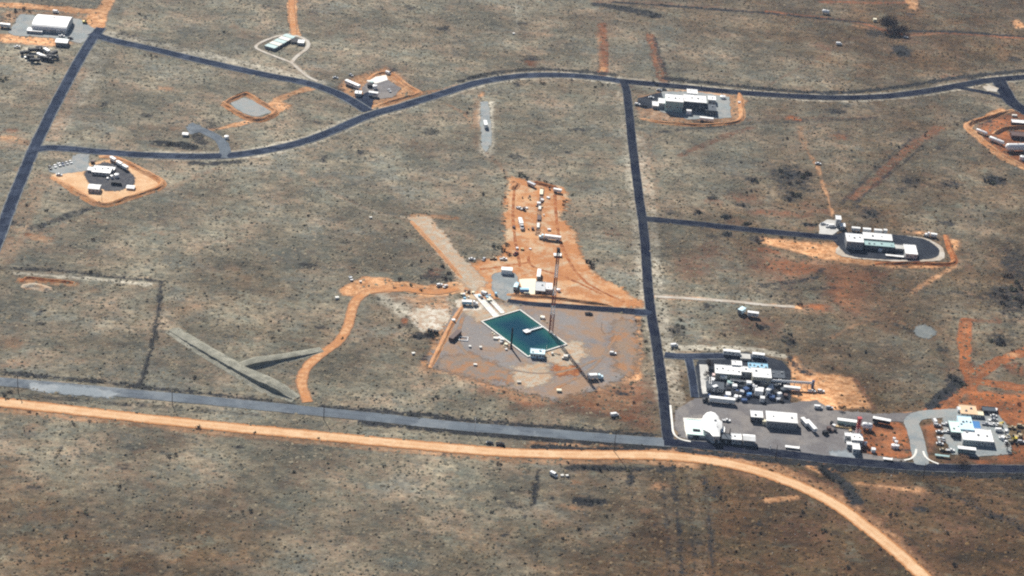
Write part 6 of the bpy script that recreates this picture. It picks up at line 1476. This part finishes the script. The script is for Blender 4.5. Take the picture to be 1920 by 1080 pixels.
tree('dry_tree', 'wide dry brown tree at the roadside below the blue-roofed complex', 1802, 868, 5.5, 5.0, 'leaf_dry', 'dead_wood', 900, .6, 5)
tree('bare_tree', 'small dark red bush right of the two cars on the orange apron', 1577, 770, 2.4, 3.6, 'leaf_brown', 'bark', 260, .5, 6)
tree('bare_tree', 'dark tree beside the maroon end of the right car row', 1888, 843, 2.2, 6.5, 'leaf_brown', 'bark', 300, .6, 8)
shr = [leaves(1.0, .95, 70 + 10 * k, .42, 20 + k, 3 + k % 3).mesh('shrub', MATS[['leaf_dark', 'leaf_dark', 'leaf_brown', 'leaf_olive'][k]]) for k in range(4)]
SH = [(213, 160, 2.2), (102, 139, 2), (271, 104, 2.5), (283, 104, 2.8), (293, 106, 2.2), (303, 212, 2), (310, 80, 1.6), (262, 76, 1.6), (50, 385, 2.6), (86, 396, 2.6), (175, 451, 2.4), (5, 152, 4), (12, 148, 3.5), (30, 22, 4), (46, 18, 4), (55, 22, 3.4), (17, 30, 3.6),
      (857, 68, 1.8), (877, 47, 1.8), (1024, 35, 1.6), (1036, 86, 1.8), (1070, 77, 1.6), (1047, 129, 1.8), (888, 144, 2.2), (868, 152, 2.4), (902, 140, 2.2), (1020, 158, 3), (1014, 155, 2.2), (1072, 150, 2.4), (1116, 164, 2.8), (1128, 159, 2.6), (1140, 159, 2.6), (1232, 160, 3), (1227, 154, 2.6), (1279, 153, 2),
      (880, 205, 3), (876, 212, 2.6), (1250, 268, 2), (540, 262, 1.6), (560, 175, 1.6), (690, 235, 1.6), (945, 320, 2.4), (948, 333, 2.4), (980, 330, 4.2), (988, 335, 3.6), (975, 325, 3.2), (1010, 337, 2.4), (1023, 341, 2.6), (1034, 346, 2.2), (1030, 352, 2), (945, 370, 2.4), (950, 392, 2.2), (946, 415, 2.2), (1058, 378, 2.4), (1057, 385, 2.2), (1073, 366, 2.6), (1058, 401, 1.8), (1105, 492, 4.6), (1109, 500, 4.2), (1118, 488, 3.8), (950, 460, 4.2), (944, 470, 4.2), (953, 478, 3.6), (935, 465, 3.4), (925, 462, 3),
      (905, 364, 3), (760, 445, 2), (800, 470, 2.2), (830, 500, 3.2), (842, 512, 3.6), (832, 524, 3.8), (845, 525, 3), (772, 497, 2.6), (790, 490, 2.4), (750, 525, 2.8), (770, 535, 2.6), (790, 545, 2.4), (808, 505, 2.4), (740, 540, 2),
      (642, 635, 2.4), (523, 620, 1.8), (365, 708, 2.8), (710, 560, 2), (735, 600, 2.4), (748, 612, 2.4), (318, 856, 3.2), (330, 853, 2.6), (160, 962, 2.6), (470, 959, 2.6), (455, 960, 2), (140, 797, 2.2), (168, 790, 2), (372, 802, 2.8), (478, 812, 2), (597, 822, 1.8), (55, 772, 2), (70, 777, 2), (20, 735, 3), (8, 742, 3), (14, 748, 2.6), (225, 912, 2), (552, 885, 2), (935, 870, 2.4), (1065, 868, 1.8), (928, 934, 2), (922, 962, 2), (992, 922, 2), (1095, 876, 2.6), (1110, 878, 2.6), (1125, 878, 2.6), (1140, 880, 2.2), (1178, 882, 2.2), (1137, 968, 2.2), (1085, 992, 2.4), (1186, 1003, 2.2), (1055, 1010, 2), (1110, 940, 2.4), (1122, 941, 2.4),
      (1475, 260, 2.8), (1468, 262, 2), (1500, 283, 2), (1390, 305, 2), (1412, 340, 3.4), (1420, 342, 3), (1408, 358, 2.4), (1418, 359, 2.4), (1330, 372, 2.4), (1340, 373, 2.4), (1392, 385, 2.6), (1345, 383, 2), (1308, 398, 3.2), (1314, 400, 2.4), (1362, 408, 3.6), (1355, 408, 3), (1370, 407, 2.4), (1400, 420, 3), (1407, 420, 2.6), (1510, 422, 3), (1520, 423, 2.8), (1530, 421, 2.4), (1465, 445, 2.6), (1490, 447, 2.4), (1418, 450, 3.6), (1424, 455, 3), (1365, 440, 3), (1360, 442, 2.4), (1430, 445, 2.2), (1600, 295, 2), (1596, 282, 2.2), (1735, 255, 2.6), (1795, 234, 2.2), (1700, 275, 2.2), (1640, 312, 2), (1720, 338, 3), (1715, 350, 2.4), (1845, 405, 2.2), (1630, 400, 3.2), (1640, 404, 2.6), (1620, 408, 2.8), (1645, 416, 2.2), (1848, 388, 2),
      (1445, 555, 2.2), (1500, 573, 2.8), (1495, 570, 2.4), (1476, 657, 2.6), (1480, 628, 3), (1484, 640, 3.4), (1470, 640, 3), (1425, 615, 3.4), (1420, 610, 2.8), (1357, 628, 2.4), (1270, 610, 3.2), (1280, 614, 3.2), (1262, 622, 2.6), (1275, 600, 2.6), (1352, 625, 2), (1592, 666, 2.4), (1622, 660, 2.4), (1560, 690, 2), (1758, 762, 3), (1780, 706, 3.4), (1790, 712, 3.6), (1800, 718, 3.6), (1806, 722, 3), (1772, 735, 3), (1760, 745, 2.6), (1910, 758, 2.6), (1185, 728, 2), (1188, 755, 2.4), (1120, 758, 2.2), (945, 735, 2.2), (820, 745, 3), (812, 748, 2.6), (860, 735, 2), (1210, 640, 2.4), (1213, 655, 2.4), (1203, 620, 2.2), (1205, 602, 2), (1195, 602, 2.2),
      (1545, 887, 3.2), (1552, 893, 3.4), (1560, 898, 3), (1540, 880, 2.6), (1575, 905, 2.6), (1590, 925, 2.4), (1505, 960, 2.6), (1510, 945, 2), (1545, 995, 3), (1325, 915, 2.6), (1680, 965, 2.4), (1670, 968, 2.2), (1780, 930, 2.4), (1860, 970, 2.2), (1778, 1000, 2.4), (1790, 1060, 3), (1590, 1065, 2.6), (1350, 935, 2), (1425, 1000, 2), (1650, 1030, 2), (1860, 940, 2)]
r_ = random.Random(5)
def cl(n, x, y, rx, ry, s0=2.2, s1=4.2):
    for _ in range(n):
        a = r_.uniform(0, 6.28); q = math.sqrt(r_.random()); SH.append((x + rx * q * math.cos(a), y + ry * q * math.sin(a), r_.uniform(s0, s1)))
cl(16, 1485, 330, 36, 14); cl(9, 1484, 368, 18, 8); cl(16, 1895, 550, 32, 34, 2.5, 5); cl(8, 1865, 338, 18, 7); cl(6, 1880, 640, 24, 6); cl(8, 800, 630, 26, 5, 1.8, 3); cl(6, 335, 272, 26, 4, 1.8, 3); cl(5, 1690, 97, 14, 7, 2, 3.4); cl(6, 1210, 28, 24, 7, 2, 3.2); cl(5, 292, 608, 6, 5, 1.8, 2.8); cl(6, 395, 234, 12, 6, 1.5, 2.4)
SH = SH[:300]
MARKS = [(100, 50, 'near the hangar'), (230, 110, 'below the diagonal road from the hangar'), (60, 400, 'beside the left edge road'), (330, 270, 'by the short grey lane'), (480, 200, 'near the empty basin'), (700, 160, 'near the trailer compound'), (1000, 60, 'on the open grass at the top centre'), (1000, 150, 'along the curving road'), (890, 210, 'by the pale gravel strip'), (985, 335, 'at the head of the drilling yard'), (945, 420, 'along the left edge of the drilling yard'), (945, 470, 'at the inner corner of the drilling yard'), (1105, 490, 'right of the drilling yard'), (830, 515, 'beside the pale scraped strip'), (760, 530, 'above the pale heap'), (800, 630, 'below the pale heap'), (293, 608, 'at the paddock fence'), (400, 700, 'by the grassy banks'), (200, 790, 'beside the orange dirt road at the left'), (300, 930, 'on the open grass at the lower left'), (950, 930, 'on the open grass at the bottom centre'), (1120, 880, 'just below the orange dirt road'), (1130, 1000, 'at the bottom near the wheel ruts'), (1240, 155, 'by the crossroads'), (1400, 340, 'left of the dark thicket'), (1485, 330, 'in the dark thicket'), (1484, 368, 'in the lower dark thicket'), (1350, 395, 'above the black spur road'), (1420, 448, 'below the black spur road'), (1630, 405, 'behind the oval yard'), (1700, 290, 'by the slanting rusty track'), (1790, 240, 'near the tanks at the right edge'), (1865, 338, 'in the clump right of the rusty track'), (1895, 550, 'in the dark mass at the right edge'), (1480, 640, 'above the plant apron'), (1270, 612, 'right of the long road'), (1210, 640, 'between pool yard and long road'), (900, 740, 'in front of the pool yard'), (1795, 715, 'beside the star of red tracks'), (1600, 670, 'on the grass right of the plant'), (1550, 890, 'between the black road and the orange road'), (1700, 970, 'on the brown grass at the lower right'), (1510, 970, 'below the bend of the orange road'), (1690, 97, 'below the dark trees at the top'), (1210, 28, 'along the brown track at the top')]
for k, (x, y, sz) in enumerate(SH):
    p = G(x, y); o = bpy.data.objects.new('shrub', shr[0 if y > 700 and k % 3 else k % 4]); C.objects.link(o)
    q = sz * .68
    o.location = (p.x, p.y, -.1); o.scale = (q * r_.uniform(.85, 1.2), q * r_.uniform(.85, 1.2), q * r_.uniform(.55, .9)); o.rotation_euler = (0, 0, r_.uniform(0, 6.28))
    w_ = min(MARKS, key=lambda m_: (m_[0] - x) ** 2 + 3 * (m_[1] - y) ** 2)[2]
    z_ = 'small' if sz < 2.1 else ('big' if sz > 3.2 else 'middling'); c_ = ('dark', 'dark', 'brown', 'olive')[0 if y > 700 and k % 3 else k % 4]
    tag(o, f'{z_} {c_} shrub {w_}', 'shrub', 'shrubs ' + w_)

# ================================================================== GRASS TUFTS AND PALE STONES
def sample_world(n):
    c = [G(-60, -60), G(1980, -60), G(1980, 1150), G(-60, 1150)]
    P = [(v.x, v.y) for v in c]
    xs = [v[0] for v in P]; ys = [v[1] for v in P]
    X = RNG.uniform(min(xs), max(xs), n); Y = RNG.uniform(min(ys), max(ys), n)
    k = inside(X, Y, P); return X[k], Y[k]
def outside_keep(X, Y):
    ok = np.ones(X.shape, bool)
    for kind, P, hw in KEEP_OUT:
        xs = [v[0] for v in P]; ys = [v[1] for v in P]
        i = np.nonzero((X > min(xs) - hw - 2) & (X < max(xs) + hw + 2) & (Y > min(ys) - hw - 2) & (Y < max(ys) + hw + 2))[0]
        if not len(i): continue
        if kind == 'poly': ok[i[inside(X[i], Y[i], P)]] = False
        else: ok[i[dist_line(X[i], Y[i], P) < hw]] = False
    return ok
def look(k, X, Y):
    ix = np.clip(np.searchsorted(gx, X), 1, len(gx) - 1) - 1; iy = np.clip(np.searchsorted(gy, Y), 1, len(gy) - 1) - 1
    return ATT[k][iy * nx_ + ix]
X, Y = sample_world(230000)
bare = np.maximum.reduce([look('dirt', X, Y), look('red', X, Y) * .7, look('pale', X, Y) * .6])
dens = 0.30 + 0.55 * fbm(X, Y, 26, 4) + 0.5 * look('weed', X, Y)
keep = outside_keep(X, Y) & (RNG.random(X.shape) < dens * (1.05 - bare) * 1.05)
X = X[keep]; Y = Y[keep]; n = len(X)
rad = 0.45 + 1.15 * RNG.random(n) ** 2.0; hgt = rad * RNG.uniform(.34, .72, n)
wv = look('warm', X, Y); we = look('weed', X, Y)
tone = np.clip(RNG.random(n) * .9 + .05, 0, 1)
NS = 5
ang = RNG.uniform(0, 6.28, n)[:, None] + np.arange(NS)[None, :] * (2 * math.pi / NS) + RNG.uniform(-.4, .4, (n, NS))
rr = rad[:, None] * RNG.uniform(.6, 1.25, (n, NS))
V = np.empty((n, NS + 1, 3), np.float32)
V[:, :NS, 0] = X[:, None] + rr * np.cos(ang); V[:, :NS, 1] = Y[:, None] + rr * np.sin(ang); V[:, :NS, 2] = -.16
V[:, NS, 0] = X + RNG.uniform(-.4, .4, n) * rad; V[:, NS, 1] = Y + RNG.uniform(-.4, .4, n) * rad; V[:, NS, 2] = hgt
tri = np.empty((n, NS, 3), np.int32); base = (np.arange(n) * (NS + 1))[:, None]
tri[:, :, 0] = base + np.arange(NS)[None, :]; tri[:, :, 1] = base + ((np.arange(NS) + 1) % NS)[None, :]; tri[:, :, 2] = base + NS
gm = bpy.data.meshes.new('grass'); gm.vertices.add(n * (NS + 1)); gm.vertices.foreach_set('co', V.ravel())
gm.loops.add(tri.size); gm.loops.foreach_set('vertex_index', tri.ravel()); gm.polygons.add(n * NS)
gm.polygons.foreach_set('loop_start', np.arange(0, tri.size, 3, dtype=np.int32)); gm.polygons.foreach_set('loop_total', np.full(n * NS, 3, np.int32))
gm.update(calc_edges=True)
for k, v in (('tone', tone), ('warm', np.clip(wv + RNG.uniform(-.25, .25, n), 0, 1)), ('weed', we)):
    a = gm.attributes.new(k, 'FLOAT', 'POINT'); a.data.foreach_set('value', np.repeat(v.astype(np.float32), NS + 1))
m = bpy.data.materials.new('grass_tuft'); m.use_nodes = True; N = m.node_tree.nodes; L = m.node_tree.links; b = N["Principled BSDF"]
b.inputs["Roughness"].default_value = .9; b.inputs["Specular IOR Level"].default_value = .1
def rampn(att, stops):
    a = N.new("ShaderNodeAttribute"); a.attribute_name = att; c = N.new("ShaderNodeValToRGB"); e = c.color_ramp.elements
    e[0].position = stops[0][0]; e[0].color = (*stops[0][1], 1); e[1].position = stops[-1][0]; e[1].color = (*stops[-1][1], 1)
    for p_, q_ in stops[1:-1]: k = e.new(p_); k.color = (*q_, 1)
    L.new(a.outputs["Fac"], c.inputs[0]); return c.outputs[0]
cool = rampn('tone', [(0, (0.098, 0.097, 0.081)), (.35, (0.163, 0.151, 0.112)), (.75, (0.216, 0.187, 0.131)), (1, (0.289, 0.249, 0.178))])
hot = rampn('tone', [(0, (0.036, 0.026, 0.015)), (.4, (0.071, 0.045, 0.023)), (.8, (0.116, 0.071, 0.034)), (1, (0.172, 0.107, 0.049))])
aw = N.new("ShaderNodeAttribute"); aw.attribute_name = 'warm'; x = N.new("ShaderNodeMix"); x.data_type = 'RGBA'
L.new(aw.outputs["Fac"], x.inputs[0]); L.new(cool, x.inputs[6]); L.new(hot, x.inputs[7])
a2 = N.new("ShaderNodeAttribute"); a2.attribute_name = 'weed'; mr = N.new("ShaderNodeMapRange"); mr.inputs[1].default_value = .3; mr.inputs[2].default_value = .8; L.new(a2.outputs["Fac"], mr.inputs[0])
y = N.new("ShaderNodeMix"); y.data_type = 'RGBA'; L.new(mr.outputs[0], y.inputs[0]); L.new(x.outputs[2], y.inputs[6]); y.inputs[7].default_value = (.035, .036, .033, 1)
L.new(y.outputs[2], b.inputs["Base Color"])
gm.materials.append(m)
go = bpy.data.objects.new('grass', gm); C.objects.link(go); tag(go, 'dry tufts of grass covering the open land', None, None, 'stuff')
X, Y = sample_world(3200); k = outside_keep(X, Y); X = X[k]; Y = Y[k]
b = MB(); r = random.Random(9)
for xx, yy in zip(X, Y):
    q = r.uniform(.25, .65) * (1.4 if r.random() < .1 else 1); a = r.uniform(0, 3)
    c0, s0 = math.cos(a) * q, math.sin(a) * q * .8
    b.add([(xx + c0, yy + s0, -.2), (xx - s0, yy + c0, -.2), (xx - c0, yy - s0, -.2), (xx + s0, yy - c0, -.2), (xx + r.uniform(-.2, .2) * q, yy + r.uniform(-.2, .2) * q, q * .7)],
          [(0, 1, 4), (1, 2, 4), (2, 3, 4), (3, 0, 4)])
so = b.build('gravel', 'stone'); tag(so, 'pale stones strewn through the grassland', None, None, 'stuff')

X, Y = sample_world(9000)
kp = outside_keep(X, Y) & (RNG.random(X.shape) < 0.02 + 0.25 * smooth01((fbm(X, Y, 60, 6) - .54) * 5) + 0.6 * look('weed', X, Y)) & (look('dirt', X, Y) < .4)
X = X[kp]; Y = Y[kp]; b = MB(); r = random.Random(33)
for xx, yy in zip(X, Y):
    q = r.uniform(.25, .8) * (1.7 if r.random() < .12 else 1)
    for j in range(7):
        ux, uy, uz = r.uniform(-1, 1) * q * .6, r.uniform(-1, 1) * q * .6, r.uniform(.1, .9) * q
        d1 = (r.uniform(-1, 1) * q * .6, r.uniform(-1, 1) * q * .6, r.uniform(-.3, .3) * q); d2 = (r.uniform(-1, 1) * q * .5, r.uniform(-1, 1) * q * .5, r.uniform(.1, .6) * q)
        b.add([(xx + ux - d1[0], yy + uy - d1[1], uz - .2), (xx + ux + d2[0], yy + uy + d2[1], uz + d2[2]), (xx + ux + d1[0], yy + uy + d1[1], uz - .1), (xx + ux - d2[0], yy + uy - d2[1], -.2)], [(0, 1, 2, 3)])
wo = b.build('undergrowth', 'leaf_dark'); tag(wo, 'tiny dark bushes sprinkled through the grassland', None, None, 'stuff')
# ================================================================== HAZE
hb = MB().box(-60000, 60000, -60000, 90000, -60, 740)
ho = hb.build('haze', None); tag(ho, 'thin blue desert haze over the whole land', None, None, 'stuff')
hm = bpy.data.materials.new('haze'); hm.use_nodes = True; N = hm.node_tree.nodes; N.remove(N["Principled BSDF"])
pv = N.new("ShaderNodeVolumePrincipled"); pv.inputs["Color"].default_value = (0.55, 0.72, 1.0, 1); pv.inputs["Density"].default_value = 0.000034; pv.inputs["Anisotropy"].default_value = 0.2
hm.node_tree.links.new(pv.outputs[0], N["Material Output"].inputs["Volume"]); ho.data.materials.append(hm)
scene.cycles.volume_bounces = 0
